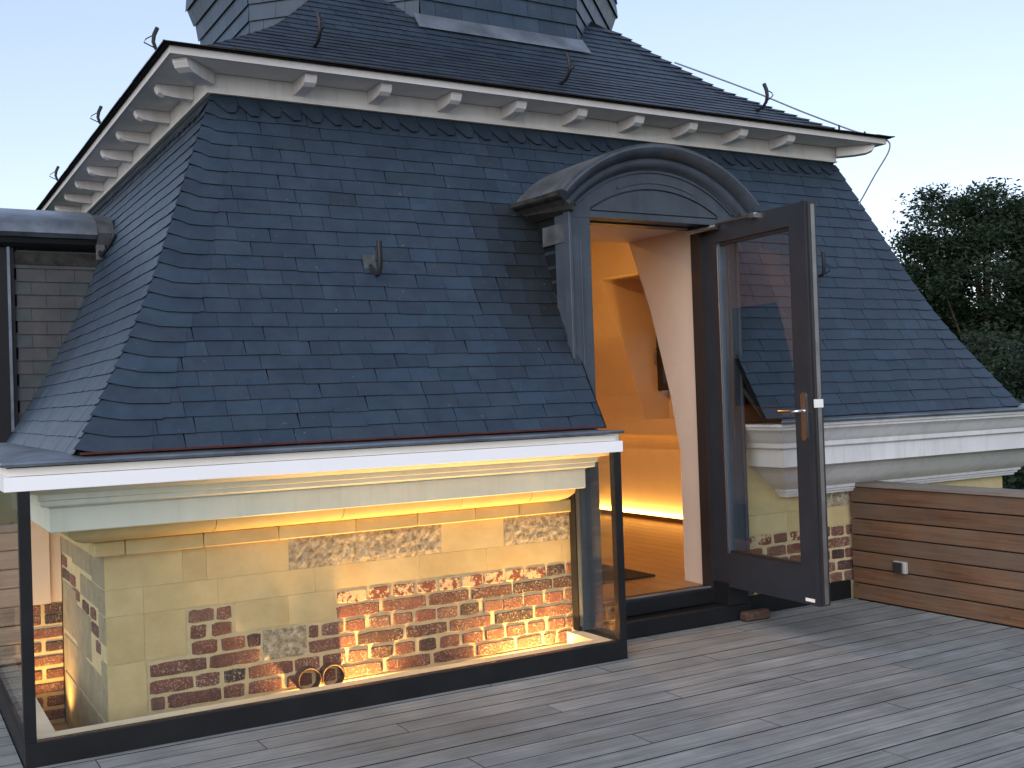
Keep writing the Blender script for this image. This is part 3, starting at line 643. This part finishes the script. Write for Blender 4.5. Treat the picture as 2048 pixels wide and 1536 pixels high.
# cheek slates
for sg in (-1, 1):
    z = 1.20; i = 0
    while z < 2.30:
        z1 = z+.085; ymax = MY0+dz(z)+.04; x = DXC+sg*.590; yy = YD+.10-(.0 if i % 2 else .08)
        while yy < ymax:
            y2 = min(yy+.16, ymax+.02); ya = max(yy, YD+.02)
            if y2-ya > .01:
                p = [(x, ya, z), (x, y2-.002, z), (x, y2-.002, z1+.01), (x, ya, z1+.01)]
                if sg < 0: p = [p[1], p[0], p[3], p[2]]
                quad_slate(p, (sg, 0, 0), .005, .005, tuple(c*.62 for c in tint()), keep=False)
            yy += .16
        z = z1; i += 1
    # sloping foot flashing
    for (yA, zA, yB, zB) in ((YD-.015, 1.42, MY0+.02, 1.235),):
        xx = DXC+sg*.612
        MB().prism([(xx-.006, yA, zA), (xx-.006, yA+.03, zA), (xx-.006, yB+.05, zB), (xx-.006, yB, zB)], [(xx+.006, yA, zA), (xx+.006, yA+.03, zA), (xx+.006, yB+.05, zB), (xx+.006, yB, zB)]).build('foot_flashing', 'mossy_lead', dormer)
# door frame inside the opening
fr = MB().box(OX1-.035, OX1+.01, 5.20, 5.285, .19, OZ+.02).box(OX0-.01, OX0+.035, 5.20, 5.285, .19, OZ+.02).box(OX0-.01, OX1+.01, 5.20, 5.285, OZ-.005, OZ+.05).build('door_frame', 'frame_brown', pav)
MB().box(OX1-.002, OX1+.12, YD+.15, 5.21, .10, OZ+.03).box(OX0-.12, OX0+.002, YD+.15, 5.21, .10, OZ+.03).build('jamb_lining', 'frame_brown', pav)
# steps
step = MB().box(3.44, DX1+.03, 5.078, 5.30, .003, .100, .006).build('doorstep', 'black_metal', pav)
B('threshold', 'black_metal', step, OX0-.02, OX1+.02, 5.185, 5.31, .102, .196, bev=.008)
B('threshold_rail', 'zinc', step, OX0, OX1, 5.205, 5.225, .198, .206)

# ---- the open door leaf
HN, FR = Vector((4.44, 5.22, 0)), Vector((4.39, 4.28, 0)); du = (FR-HN).normalized(); LW = .941
dn = Vector((du.y, -du.x, 0))
if dn.x > 0: dn = -dn                     # towards the viewer's side
def D(u, z, k): p = HN+du*u+dn*k; return (p.x, p.y, z)
def leafbox(mb, u0, u1, z0, z1, k0, k1): return mb.prism([D(u0, z0, k0), D(u1, z0, k0), D(u1, z0, k1), D(u0, z0, k1)], [D(u0, z1, k0), D(u1, z1, k0), D(u1, z1, k1), D(u0, z1, k1)])
m = MB(); ZB, ZT = .216, 2.424; GU0, GU1, GZ0, GZ1 = .135, .792, .420, 2.305
leafbox(m, -.012, GU0, ZB, ZT, -.066, 0); leafbox(m, GU1, .932, ZB, ZT, -.066, 0); leafbox(m, GU0, GU1, ZB, GZ0, -.066, 0); leafbox(m, GU0, GU1, GZ1, ZT, -.066, 0)
door = m.build('door', 'door_paint', pav)
m = MB()
for a in ((GU0, GU0+.018, GZ0, GZ1), (GU1-.018, GU1, GZ0, GZ1), (GU0+.018, GU1-.018, GZ0, GZ0+.018), (GU0+.018, GU1-.018, GZ1-.018, GZ1)): leafbox(m, *a, -.045, -.012)
m.build('glazing_bead', 'frame_brown', door)
m = MB(); leafbox(m, GU0+.004, GU0+.012, GZ0+.02, GZ1-.02, -.010, -.002); m.build('spacer_strip', 'steel', door)
leafbox(MB(), 0, 1, 0, 1, 0, 1)
m = MB(); leafbox(m, GU0+.01, GU1-.01, GZ0+.01, GZ1-.01, -.034, -.028); m.build('glass_pane', 'double_glass', door)
m = MB(); leafbox(m, .933, .943, ZB+.004, ZT-.004, -.060, -.004); m.build('rebate', 'frame_brown', door)
m = MB(); leafbox(m, .9435, .9465, ZB+.01, ZT-.02, -.046, -.020); m.build('lock_strip', 'lock_steel', door)
m = MB(); leafbox(m, .90, .9325, ZB, ZT, .0005, .010); m.build('edge_lip', 'door_paint', door)
m = MB(); leafbox(m, .944, .951, 1.295, 1.34, -.055, .006); m.build('latch', 'label_white', door)
m = MB(); pts = []
for i in range(9): an = math.pi*i/8; pts.append((.861+.019*math.cos(an), 1.36+.019*math.sin(an)))
for i in range(9): an = math.pi+math.pi*i/8; pts.append((.861+.019*math.cos(an), 1.132+.019*math.sin(an)))
m.prism([D(u, z, .0005) for u, z in pts], [D(u, z, .009) for u, z in pts]); m.build('handle_plate', 'steel', door)
m = MB().tube([D(.861, 1.277, .008), D(.861, 1.277, .045), D(.852, 1.277, .055), D(.82, 1.277, .058), D(.735, 1.275, .058), D(.722, 1.275, .056)], .010, 10); m.build('lever', 'steel', door, smooth=True)
m = MB(); leafbox(m, .818, .892, .232, .250, .0005, .003); m.build('maker_plate', 'label_white', door)
co = MB().tube([D(.02, 2.385, .115), D(.10, 2.390, .072), D(.19, 2.398, .030)], .019, 10).build('closer', 'steel', door, smooth=True)
MB().tube([D(.18, 2.412, .036), D(.40, 2.412, .028), D(.505, 2.410, .022)], .006, 8).build('closer_arm', 'steel', door)
m = MB(); leafbox(m, .495, .535, 2.396, 2.424, .0005, .030); m.build('closer_shoe', 'steel', door)
for z in (.42, 1.3, 2.2): MB().tube([(OX1+.012, 5.208, z-.045), (OX1+.012, 5.208, z+.045)], .011, 10).build('hinge', 'frame_brown', door)

# ================================================================== room inside
IZ = [.2, 1.03, 1.39, 1.956, 2.45, 2.62, 2.98]; ID = [5.50, 5.50, 5.58, 5.76, 5.98, 6.05, 6.20]
fy = lambda z: float(np.interp(z, IZ, ID)); fx = lambda z: 6.42-(fy(z)-5.50) if z > 1.1 else 6.42
RY = 10.0; RX0 = 1.3
zz = [.2, .6, 1.03, 1.2, 1.39, 1.6, 1.8, 1.956, 2.2, 2.43, 2.7, 2.98]
m = MB()
def strip_f(x0, x1, zs_):
    k = lambda z: fy(z)-5.50
    m.loft([[(max(x0, RX0-.12+k(z)), fy(z), z), (min(x1, 6.50-k(z)), fy(z), z)] for z in zs_], closed=False, caps=False)
strip_f(0, OX0, zz); strip_f(OX1, 9, zz); strip_f(OX0, OX1, [2.43, 2.7, 2.98])
lining = m.build('room_lining', 'plaster', pav, smooth=False)
zr = [z for z in zz if z <= 2.43]
for x in (OX0-.001, OX1+.001):
    MB().add([(x, 5.28, .196)]+[(x, fy(z), z) for z in zr]+[(x, 5.28, 2.43)], [tuple(range(len(zr)+2))]).build('reveal', 'plaster', pav)
MB().box(OX0, OX1, 5.286, fy(2.43), 2.43, 2.45).build('reveal_ceiling', 'plaster', pav)
# side wall with the window recess (y 7.5 .. 8.45)
RC0, RC1, RXW = 7.52, 8.45, 6.70
m = MB(); zu = [1.161, 1.39, 1.6, 1.8, 1.956, 2.2, 2.5]; zt = [2.5, 2.7, 2.98]
m.loft([[(fx(z), fy(z), z), (fx(z), RC0, z)] for z in zu], closed=False, caps=False); m.loft([[(fx(z), RC1, z), (fx(z), RY-fy(z)+5.5, z)] for z in zu], closed=False, caps=False); m.loft([[(fx(z), fy(z), z), (fx(z), RY-fy(z)+5.5, z)] for z in zt], closed=False, caps=False)
m.build('room_lining', 'plaster', pav)
for yy in (RC0, RC1): MB().add([(fx(z), yy, z) for z in zu]+[(RXW+.02, yy, 2.5), (RXW+.02, yy, 1.161)], [tuple(range(len(zu)+2))]).build('recess_cheek', 'plaster', pav)
MB().add([(fx(2.5)+.001, RC0, 2.4995), (RXW+.018, RC0, 2.4995), (RXW+.018, RC1, 2.4995), (fx(2.5)+.001, RC1, 2.4995)], [(0, 1, 2, 3)]).box(RXW, RXW+.018, RC0-.01, RC1+.01, 1.161, 1.43).box(RXW, RXW+.018, RC0-.01, RC1+.01, 2.09, 2.5).box(RXW, RXW+.018, RC0-.01, 7.86, 1.43, 2.09).build('recess_back', 'plaster', pav)
B('window_ledge', 'plaster', pav, 6.32, RXW+.02, 5.5, RY, 1.01, 1.16)
B('ledge_wall', 'plaster', pav, 6.47, 6.52, 5.5, RY, .2, 1.01)
MB().add([(1.2, RY, .2), (6.5, RY, .2), (5.75, RY-.7, 2.98), (1.95, RY-.7, 2.98), (1.2, 5.48, .2), (1.95, 6.2, 2.98)], [(0, 1, 2, 3), (0, 3, 5, 4)]).build('room_wall', 'plaster', pav)
MB().box(1.9, 5.8, 6.15, RY-.65, 2.985, 3.0).build('room_ceiling', 'plaster', pav)
win = MB(); wx = 6.57
win.box(wx, wx+.06, 7.86, 8.446, 1.43, 1.50).box(wx, wx+.06, 7.86, 8.446, 2.02, 2.09).box(wx, wx+.06, 8.36, 8.446, 1.50, 2.02).box(wx, wx+.06, 7.86, 7.93, 1.50, 2.02)
win = win.build('inner_window', 'frame_brown', pav); B('glass_pane', 'glass', win, wx+.03, wx+.036, 7.93, 8.36, 1.50, 2.02)
MB().tube([(wx-.005, 8.41, 1.83), (wx-.05, 8.41, 1.83), (wx-.055, 8.42, 1.80), (wx-.045, 8.42, 1.68)], .009, 8).build('window_handle', 'steel', win)
fl = MB().box(RX0, 6.5, 5.31, RY, .14, .176).build('room_floor', 'underlay', pav)
x = 3.1
while x < 6.5: MB().box(x+.001, min(x+.148, 6.5)-.001, 5.312, RY-.02, .176, .198, .0015).build('plank', 'floor_wood', fl); x += .148
mat_ = MB().box(3.62, 4.40, 5.75, 6.35, .199, .212, .004).build('door_mat', 'mat_fibre', top=True); tag(mat_, 'dark brown fibre mat on the wood floor just inside the open door', 'mat')
# warm light strips
def strip(name, label, x, y0, y1, z, power, rot, size=.03):
    o = MB().box(x-.008, x+.008, y0, y1, z, z+.008).build(name, 'strip_glow', top=True); tag(o, label, 'light')
    ld = bpy.data.lights.new('strip_light', 'AREA'); ld.shape = 'RECTANGLE'; ld.size = size; ld.size_y = y1-y0; ld.energy = power; ld.color = WARM
    lo = bpy.data.objects.new('strip_light', ld); COL.objects.link(lo); lo.parent = o; lo.location = (0, 0, .02); lo.rotation_euler = rot
    return o
strip('light_strip', 'glowing amber light strip along the foot of the inside wall', 6.45, 6.2, 9.6, .199, 14, (0, math.radians(180+12), 0))
B('skirting', 'floor_wood', pav, 6.385, 6.40, 5.5, RY-.02, .1985, .236)

lamp = thing('unseen_fill_lamp', 'unseen warm fill lamp added under the ceiling of the room behind the open door', 'lamp', (4.3, 7.3, 2.94))  # unseen lamp, added to fill the room with warm light
cyl = lambda r_, z: [(4.3+r_*math.cos(math.pi*k/12), 7.3+r_*math.sin(math.pi*k/12), z) for k in range(24)]
MB().loft([cyl(.16, 2.984), cyl(.16, 2.955), cyl(.14, 2.948)]).build('housing', 'white_paint', lamp); MB().loft([cyl(.135, 2.9475), cyl(.135, 2.944)]).build('diffuser', 'lamp_glow', lamp)
ld = bpy.data.lights.new('room_fill_light', 'AREA'); ld.shape = 'DISK'; ld.size = .27; ld.energy = 18; ld.color = (1.0, .47, .11)
lo = bpy.data.objects.new('room_fill_light', ld); COL.objects.link(lo); lo.parent = lamp; lo.location = (0, 0, .0)

# ================================================================== glass case round the wall base
GX0, GX1, GY = .475, 3.416, 4.731
gc = thing('glass_case', 'low glass case on a black rail in front of the lit stone and brick wall', 'glass case', (1.95, 4.75, 0))
B('base_rail', 'black_metal', gc, GX0, GX1, GY, GY+.05, -.299, .097, bev=.003)
B('base_rail', 'black_metal', gc, GX0, GX0+.05, GY+.052, 6.70, -.299, .097)
B('base_rail', 'black_metal', gc, GX1-.05, GX1, GY+.052, 5.05, -.299, .097)
B('ledge', 'ledge_paint', gc, GX0+.052, GX1-.052, GY+.052, GY+.135, .02, .094)
B('ledge', 'ledge_paint', gc, GX0+.052, GX0+.13, GY+.137, 6.68, .02, .094)
B('ledge', 'ledge_paint', gc, GX1-.13, GX1-.052, GY+.137, 5.12, .02, .094)
B('pit_floor', 'pit_floor', gc, GX0, GX1, GY+.012, YW-.001, -.36, -.30); B('pit_floor', 'pit_floor', gc, GX0, XL-.001, YW, 6.72, -.36, -.30)
B('pit_wall', 'ledge_paint', gc, GX1-.05, GX1, 5.052, YW-.001, -.298, .06)
for x0 in (GX0, GX1-.044): B('corner_post', 'black_metal', gc, x0, x0+.044, GY+.002, GY+.044, .099, 1.096)
B('wall_channel', 'black_metal', gc, GX1-.075, GX1-.045, YW-.09, YW-.03, .096, .895)
B('glass_pane', 'glass', gc, GX0+.046, GX1-.046, GY+.016, GY+.026, .098, 1.094)
B('glass_pane', 'glass', gc, GX0+.014, GX0+.024, GY+.046, 6.66, .098, 1.094)
B('glass_pane', 'glass', gc, GX1-.026, GX1-.016, GY+.046, YW-.06, .098, 1.094)
pier = MB().box(.535, XL-.006, 6.50, 6.72, -.30, .36).build('pier', 'mortar', gc)
for zc in (-.25, -.175, -.10, -.025, .05, .125, .2, .275, .33):
    for a, b_ in (((.54, .68), (.70, .86)) if int(round(zc/.075)) % 2 else ((.54, .62), (.64, .75), (.77, .86))):
        MB().box(a, b_, 6.492, 6.55, zc-.027, zc+.027, .006).build('brick', 'brick', pier)
B('board', 'plaster', gc, .53, .80, 6.47, 6.72, .365, 1.09); B('board', 'plaster', gc, .802, XL-.005, 6.49, 6.72, .365, 1.09)

def uplight(x, y, aim, power, label, cone=116):
    o = thing('uplight', label, 'lamp', (x, y, -.298), 'warm uplights sunk behind the glass rail')
    n_ = 16; ringp = lambda r_, z: [(x+r_*math.cos(2*math.pi*k/n_), y+r_*math.sin(2*math.pi*k/n_), z) for k in range(n_)]
    MB().loft([ringp(.036, -.298), ringp(.036, -.275), ringp(.028, -.271), ringp(.028, -.281)]).build('housing', 'steel', o, smooth=True)
    MB().loft([ringp(.027, -.282), ringp(.027, -.279)]).build('lens', 'lamp_glow', o)
    ld = bpy.data.lights.new('uplight_beam', 'SPOT'); ld.energy = power; ld.color = (1.0, .52, .15); ld.spot_size = math.radians(cone); ld.spot_blend = .9; ld.shadow_soft_size = .02
    lo = bpy.data.objects.new('uplight_beam', ld); COL.objects.link(lo); lo.parent = o; lo.location = (0, 0, .035)
    lo.rotation_euler = (-Vector(aim)).to_track_quat('Z', 'Y').to_euler()
uplight(3.04, 5.08, (0, .56, 1), 100.0, 'warm uplight at the brick wall nearest the open door')
uplight(1.98, 5.08, (0, .56, 1), 90.0, 'warm uplight beside the two pipe collars')
uplight(.73, 6.28, (.08, .06, 1), 11.0, 'warm uplight shining up the brick pier in the side pit')
for i, (x, lb) in enumerate(((1.79, 'round dark pipe collar in the glass case, on the unlit side'), (1.913, 'round dark pipe collar lit from within by the uplight'))):
    n_ = 24; R0, R1 = .052, .061; yy0, yy1 = YW-.05, YW+.0; zc = .052; rr = []
    for r_, y_ in ((R0, yy1), (R0, yy0), (R0+.004, yy0-.004), (R1-.004, yy0-.004), (R1, yy0), (R1, yy1)): rr.append([(x+r_*math.cos(2*math.pi*k/n_), y_, zc+r_*math.sin(2*math.pi*k/n_)+.012) for k in range(n_)])
    o = MB().loft(rr, caps=False).build('pipe_collar', 'paver_brick', top=True, smooth=True); tag(o, lb, 'pipe', 'pipe collars at the foot of the wall')

# ================================================================== slates into the scene: 300 largest as pieces, the rest one mass
SL.sort(key=lambda q_: -q_[3])
for vs_, fs_, ts_, ar in SL[:300]: MB().add(vs_, fs_, ts_).build('slate', 'slate', mans)
m = MB()
for vs_, fs_, ts_, ar in SL[300:]: m.add(vs_, fs_, list(ts_))
o = m.build('slate_covering', 'slate', pav); o['kind'] = 'stuff'

# ================================================================== side dormer (left slope)
sdm = MB().box(.78, 1.75, 7.62, 8.75, 1.25, 2.47).build('side_dormer', 'underlay', pav)
SLD = []
z = 1.24; i = 0
cm = MB()
while z < 2.44:
    z1 = min(z+.085, 2.46); xe = MX0+dz(z)+.02; xx = .79-(.09 if i % 2 else 0)
    while xx < xe:
        x2 = min(xx+.175, xe+.03); xa = max(xx, .775)
        if x2-xa > .01:
            SL.clear(); quad_slate([(xa+.001, 7.612, z), (x2-.001, 7.612, z), (x2-.001, 7.612, z1+.01), (xa+.001, 7.612, z1+.01)], (0, -1, 0), .004, .005, (.066*rnd.uniform(.85, 1.15), .069, .072), False)
            vs_, fs_, ts_, _ = SL[0]; MB().add(vs_, fs_, ts_).build('cheek_slate', 'slate', sdm)
        xx += .175
    z = z1; i += 1
B('casing', 'black_metal', sdm, .66, .775, 7.585, 8.78, 1.22, 2.50); B('corner_trim', 'zinc', sdm, .735, .752, 7.574, 7.583, 1.3, 2.5)
n_ = 16; rings = []
for xx in (.50, 1.27):
    rings.append([(xx, 7.50, 2.535), (xx, 7.47, 2.56), (xx, 7.475, 2.60), (xx, 7.52, 2.65), (xx, 7.62, 2.70), (xx, 7.8, 2.76), (xx, 8.15, 2.80), (xx, 8.5, 2.76), (xx, 8.7, 2.70), (xx, 8.85, 2.60), (xx, 8.85, 2.535)])
MB().loft(rings).build('zinc_roof', 'zinc', sdm, smooth=True)
MB().loft([[(xx, y_, z_) for y_, z_ in ((7.47, 2.575), (7.515, 2.65), (7.62, 2.705), (8.15, 2.805), (8.6, 2.74), (8.6, 2.5), (7.50, 2.50))] for xx in (1.272, 1.375)]).build('roof_end', 'lead', sdm)
MB().loft([[(xx, y_, z_) for y_, z_ in ((7.52, 2.532), (7.53, 2.50), (7.56, 2.48), (7.60, 2.468), (7.62, 2.45), (7.7, 2.45), (7.7, 2.532))] for xx in (.52, 1.34)]).build('eave_moulding', 'black_metal', sdm)
B('flashing', 'mossy_lead', sdm, .78, 1.30, 7.596, 7.606, 2.37, 2.45)

# matching window dormer on the far slope, round the window recess
far = MB()
for ya, yb_ in ((7.30, 7.47), (8.50, 8.68)):
    pg = [(fx(z)+.04, z) for z in (1.2, 1.39, 1.6, 1.8, 1.956, 2.2, 2.6)]+[(6.86, 2.6), (6.86, 1.2)]
    far.prism([(x, ya, z) for x, z in pg], [(x, yb_, z) for x, z in pg])
far = far.build('side_dormer', 'dormer_paint', pav)
B('zinc_roof', 'zinc', far, 5.95, 6.95, 7.24, 8.74, 2.602, 2.70); B('apron', 'dormer_paint', far, 6.73, 6.80, 7.472, 8.498, 1.2, 1.43); B('head', 'dormer_paint', far, 6.73, 6.80, 7.472, 8.498, 2.09, 2.60); B('jamb', 'dormer_paint', far, 6.73, 6.80, 7.472, 7.86, 1.432, 2.088)

# ================================================================== timber parapets
def parapet_right():
    t_ = thing('timber_parapet', 'brown timber clad parapet with a socket, running out from the brick wall', 'parapet', (5.62, 2.0, 0))
    B('core', 'black_rubber', t_, 5.592, 5.70, -2.0, 5.13, -.085, .70)
    hh = .742/7; 
    for k in range(7):
        MB().box(5.563+rnd.uniform(0, .003), 5.588, -2.0, 5.138, k*hh+.006, (k+1)*hh-.002, .003).build('board', 'cladding_wood', t_)
    MB().box(5.548, 5.76, -2.0, 5.15, .744, .768, .003).build('cap_board', 'cap_wood', t_)
    B('board', 'cladding_wood', t_, 5.702, 5.73, -2.0, 5.13, .0, .742)
parapet_right()
t_ = thing('timber_parapet', 'pale grey timber parapet behind the black corner post of the glass case', 'parapet', (-1.4, 6.8, 0))
B('core', 'black_rubber', t_, -3.3, .47, 6.79, 6.90, 0, .70)
for k in range(7): MB().box(-3.3, .478, 6.757+rnd.uniform(0, .003), 6.785, k*.106+.006, (k+1)*.106-.002, .003).build('board', 'cladding_grey_wood', t_)
MB().box(-3.3, .478, 6.745, 6.96, .744, .768, .003).build('cap_board', 'cap_wood', t_)
so = thing('wall_socket', 'grey outdoor socket with a dark flap on the brown timber parapet', 'socket', (5.555, 4.735, .22))
MB().box(5.538, 5.564, 4.685, 4.783, .215, .290, .004).build('box', 'plastic_grey', so); MB().box(5.526, 5.5375, 4.705, 4.779, .219, .286, .004).build('flap', 'plastic_dark', so)
ds = MB().box(4.50, 4.70, 5.0, 5.072, .002, .058, .012).build('loose_brick', 'paver_brick', top=True); tag(ds, 'loose dark brick lying on the deck beside the black doorstep', 'brick')

# ================================================================== roof hooks and lightning conductor
def smooth_pts(p, k=4):
    out = []
    for i in range(len(p)-1):
        a, b_, c_, d_ = [Vector(p[max(0, min(len(p)-1, j))]) for j in (i-1, i, i+1, i+2)]
        for t_i in range(k):
            t_ = t_i/k; out.append(tuple(.5*((2*b_)+(c_-a)*t_+(2*a-5*b_+4*c_-d_)*t_**2+(3*b_-a-3*c_+d_)*t_**3)))
    return out+[p[-1]]
def hook(P, out, label, steep=False, s=1.0, loop=True):
    """bent ladder hook: foot plate, J-shaped bar, wire loop; out = horizontal outward direction"""
    o = thing('roof_hook', label, 'roof hook', P, 'ladder hooks on the roof'); O = Vector(out); P = Vector(P); Z = Vector((0, 0, 1))
    q_ = lambda a, z: tuple(P+O*a*s+Z*z*s)
    T = Vector((-O.y, O.x, 0))
    if steep: bar = [(0, 0), (.035, -.03), (.07, -.055), (.095, -.05), (.108, -.02), (.11, .03), (.108, .095)]; pla = [(-.004, -.05), (.006, -.05), (-.016, .05), (-.028, .05)]
    else: bar = [(-.03, .0), (.02, -.008), (.07, .0), (.10, .025), (.112, .06), (.106, .10), (.088, .14)]; pla = [(-.07, -.03), (-.07, -.022), (.03, -.09+.055), (.03, -.10+.055)]
    MB().prism([tuple(Vector(q_(a, z))-T*.03*s) for a, z in pla], [tuple(Vector(q_(a, z))+T*.03*s) for a, z in pla]).build('foot_plate', 'lead', o)
    MB().tube([q_(a, z) for a, z in bar], [.009*s]*3+[.010*s, .011*s, .012*s, .012*s], 8).build('hook_bar', 'black_rubber', o, smooth=True)
    if loop: MB().tube([q_(*bar[3]), q_(bar[4][0]+.05, bar[4][1]-.01), q_(bar[5][0]+.045, bar[5][1]-.03), q_(*bar[5])], .0035*s, 6).build('wire_loop', 'black_rubber', o)
F_, L_ = (0, -1, 0), (-1, 0, 0)
hook((2.254, 5.295, 2.125), F_, 'black ladder hook on a foot plate in the middle of the steep slate slope', True, 1.15, False)
hook((5.50, 5.345, 2.21), F_, 'black ladder hook on the slates just beyond the open door', True, 1.05)
for x, y_, z_, lb in ((2.21, 5.93, 3.462, 'roof hook on the upper slates nearest the far eaves corner, below the slated drum'), (3.84, 5.85, 3.42, 'roof hook on the upper slates above the arched dormer'), (5.53, 5.86, 3.425, 'roof hook on the upper slates near the lightning cable')):
    hook((x, y_, z_), F_, lb, False, 1.15)
for y_, lb in ((5.80, 'hook on the side eaves right beside the roof corner'), (7.45, 'middle hook of three along the side eaves'), (9.4, 'hook on the side eaves closest to the zinc side dormer')):
    hook((1.395, y_, 3.268), L_, lb, False, .95)
o = thing('roof_hook', 'black hook on the side slope beside the zinc roofed dormer', 'roof hook', (1.285, 7.50, 2.455), 'ladder hooks on the roof')
B('foot_plate', 'lead', o, 1.265, 1.315, 7.49, 7.53, 2.40, 2.50); MB().tube(smooth_pts([(1.285, 7.50, 2.455), (1.275, 7.42, 2.42), (1.27, 7.30, 2.412), (1.29, 7.20, 2.45), (1.318, 7.13, 2.51)]), .012, 8).build('hook_bar', 'black_rubber', o, smooth=True)
lc = thing('lightning_conductor', 'thin grey lightning cable running down the roof hip and looping off the eaves corner', 'cable', (5.34, 6.42, 3.8))
pts = [(5.30, 6.46, 3.905), (5.338, 6.422, 3.88), (5.687, 6.073, 3.638), (5.938, 5.822, 3.448), (6.13, 5.63, 3.312), (6.22, 5.54, 3.252), (6.292, 5.468, 3.222), (6.34, 5.42, 3.197), (6.365, 5.395, 3.172), (6.375, 5.385, 3.142), (6.362, 5.398, 3.078), (6.297, 5.463, 2.933), (6.24, 5.52, 2.794), (6.218, 5.542, 2.742), (6.214, 5.546, 2.71), (6.222, 5.538, 2.68)]
MB().tube(smooth_pts([(x, y, z+(.004 if z > 3.23 else 0)) for x, y, z in pts]), .0062, 6).build('cable', 'cable_grey', lc, smooth=True)
for p in ((6.13, 5.63, 3.29), (6.255, 5.505, 3.225)): MB().tube([(p[0], p[1], p[2]-.03), (p[0], p[1], p[2]+.03)], .008, 6).build('clip', 'black_rubber', lc)

# ================================================================== trees beyond
def tree(name, label, base, cc, rad, nclump, nleaf, size, mat, seed, gap=.0):
    rg_ = np.random.default_rng(seed); t_ = thing(name, label, 'tree', base, 'trees beyond the terrace'); bx, by, bz = base
    cc = np.array(cc, float); rad = np.array(rad, float)
    dirs = rg_.normal(size=(nclump, 3)); dirs /= np.linalg.norm(dirs, axis=1)[:, None]
    lump = 1+.26*np.sin(dirs[:, 0]*5+seed)*np.cos(dirs[:, 1]*4+seed*2)+.20*np.sin(dirs[:, 2]*7+seed)
    rr = rg_.uniform(.25, 1, nclump)**.55*lump
    ce = cc+dirs*rr[:, None]*rad
    tr = MB(); p0 = Vector(base); p1 = Vector(cc)-Vector((0, 0, rad[2]*.55)); h = p1.z-p0.z; R0 = .020*h+.1
    tr.tube([p0, p0.lerp(p1, .35)+Vector((.1, .05, 0)), p0.lerp(p1, .7)-Vector((.05, .1, 0)), p1, Vector(cc)+Vector((.1, 0, rad[2]*.3))], [R0*1.3, R0, R0*.85, R0*.65, R0*.2], 9)
    for k in rg_.choice(nclump, min(22, nclump), replace=False):
        e = Vector(ce[k]); s_ = p0.lerp(p1, rg_.uniform(.7, 1.0)); md = s_.lerp(e, .5)+Vector((0, 0, -.25)); tr.tube([s_, md, e], [R0*.35, R0*.2, R0*.06], 6)
    tr.build('trunk', 'bark', t_)
    N = nclump*nleaf; cr_ = np.repeat(ce, nleaf, 0); sg = np.repeat(rg_.uniform(.55, 1.25, nclump)*rad.mean()*.112, nleaf)
    pos = cr_+np.clip(rg_.normal(size=(N, 3)), -1.9, 1.9)*sg[:, None]*np.array([1, 1, .62])
    a = rg_.normal(size=(N, 3)); a[:, 2] *= .6; a /= np.linalg.norm(a, axis=1)[:, None]; b_ = np.cross(a, rg_.normal(size=(N, 3))); b_ /= np.linalg.norm(b_, axis=1)[:, None]
    sz = size*rg_.uniform(.6, 1.3, N)[:, None]; L = a*sz; W_ = b_*sz*.42
    V = np.stack([pos-L*.5, pos+W_*.5, pos+L*.5, pos-W_*.5], 1).reshape(-1, 3)-np.array(base)
    me = bpy.data.meshes.new('crown'); me.vertices.add(4*N); me.vertices.foreach_set('co', V.ravel()); me.loops.add(4*N); me.loops.foreach_set('vertex_index', np.arange(4*N)); me.polygons.add(N); me.polygons.foreach_set('loop_start', np.arange(0, 4*N, 4)); me.polygons.foreach_set('loop_total', np.full(N, 4)); me.update(calc_edges=True); me.materials.append(M[mat])
    o = bpy.data.objects.new('crown', me); COL.objects.link(o); o.parent = t_
def at(dx, dy, dist, z): return (dx*dist, dy*dist, z)
tree('leafy_tree', 'tall leafy tree with sky showing through its crown, highest beyond the roof', (31.0, 23.2, -6.5), (32.2, 23.45, 4.7), (3.3, 3.3, 3.2), 230, 330, .165, 'leaf', 3)
tree('leafy_tree', 'leafy tree half out of view beside the tallest one', (34.9, 22.0, -6.5), (34.9, 22.0, 3.6), (2.4, 2.4, 2.7), 110, 330, .145, 'leaf', 5)
tree('leafy_tree', 'small tree top peeping over the slate hip behind the tallest tree', (31.2, 27.0, -6.5), (31.3, 26.9, 3.0), (2.0, 2.0, 2.4), 90, 330, .14, 'leaf', 8)
tree('dark_tree', 'dense dark tree low behind the right slate hip', (25.0, 18.6, -6.5), (25.3, 18.5, -.6), (4.0, 3.2, 2.9), 330, 280, .155, 'leaf_dark', 11)
tree('dark_tree', 'dense dark tree above the end of the timber parapet', (23.4, 14.8, -6.5), (23.6, 15.2, -1.1), (3.2, 3.0, 3.4), 240, 280, .155, 'leaf_dark', 14)
tree('dark_tree', 'dark green tree far below beside the pale timber parapet', (-3.0, 30.0, -6.5), (-2.8, 30.0, -3.4), (5.5, 4.0, 2.4), 200, 150, .26, 'leaf_dark', 17)
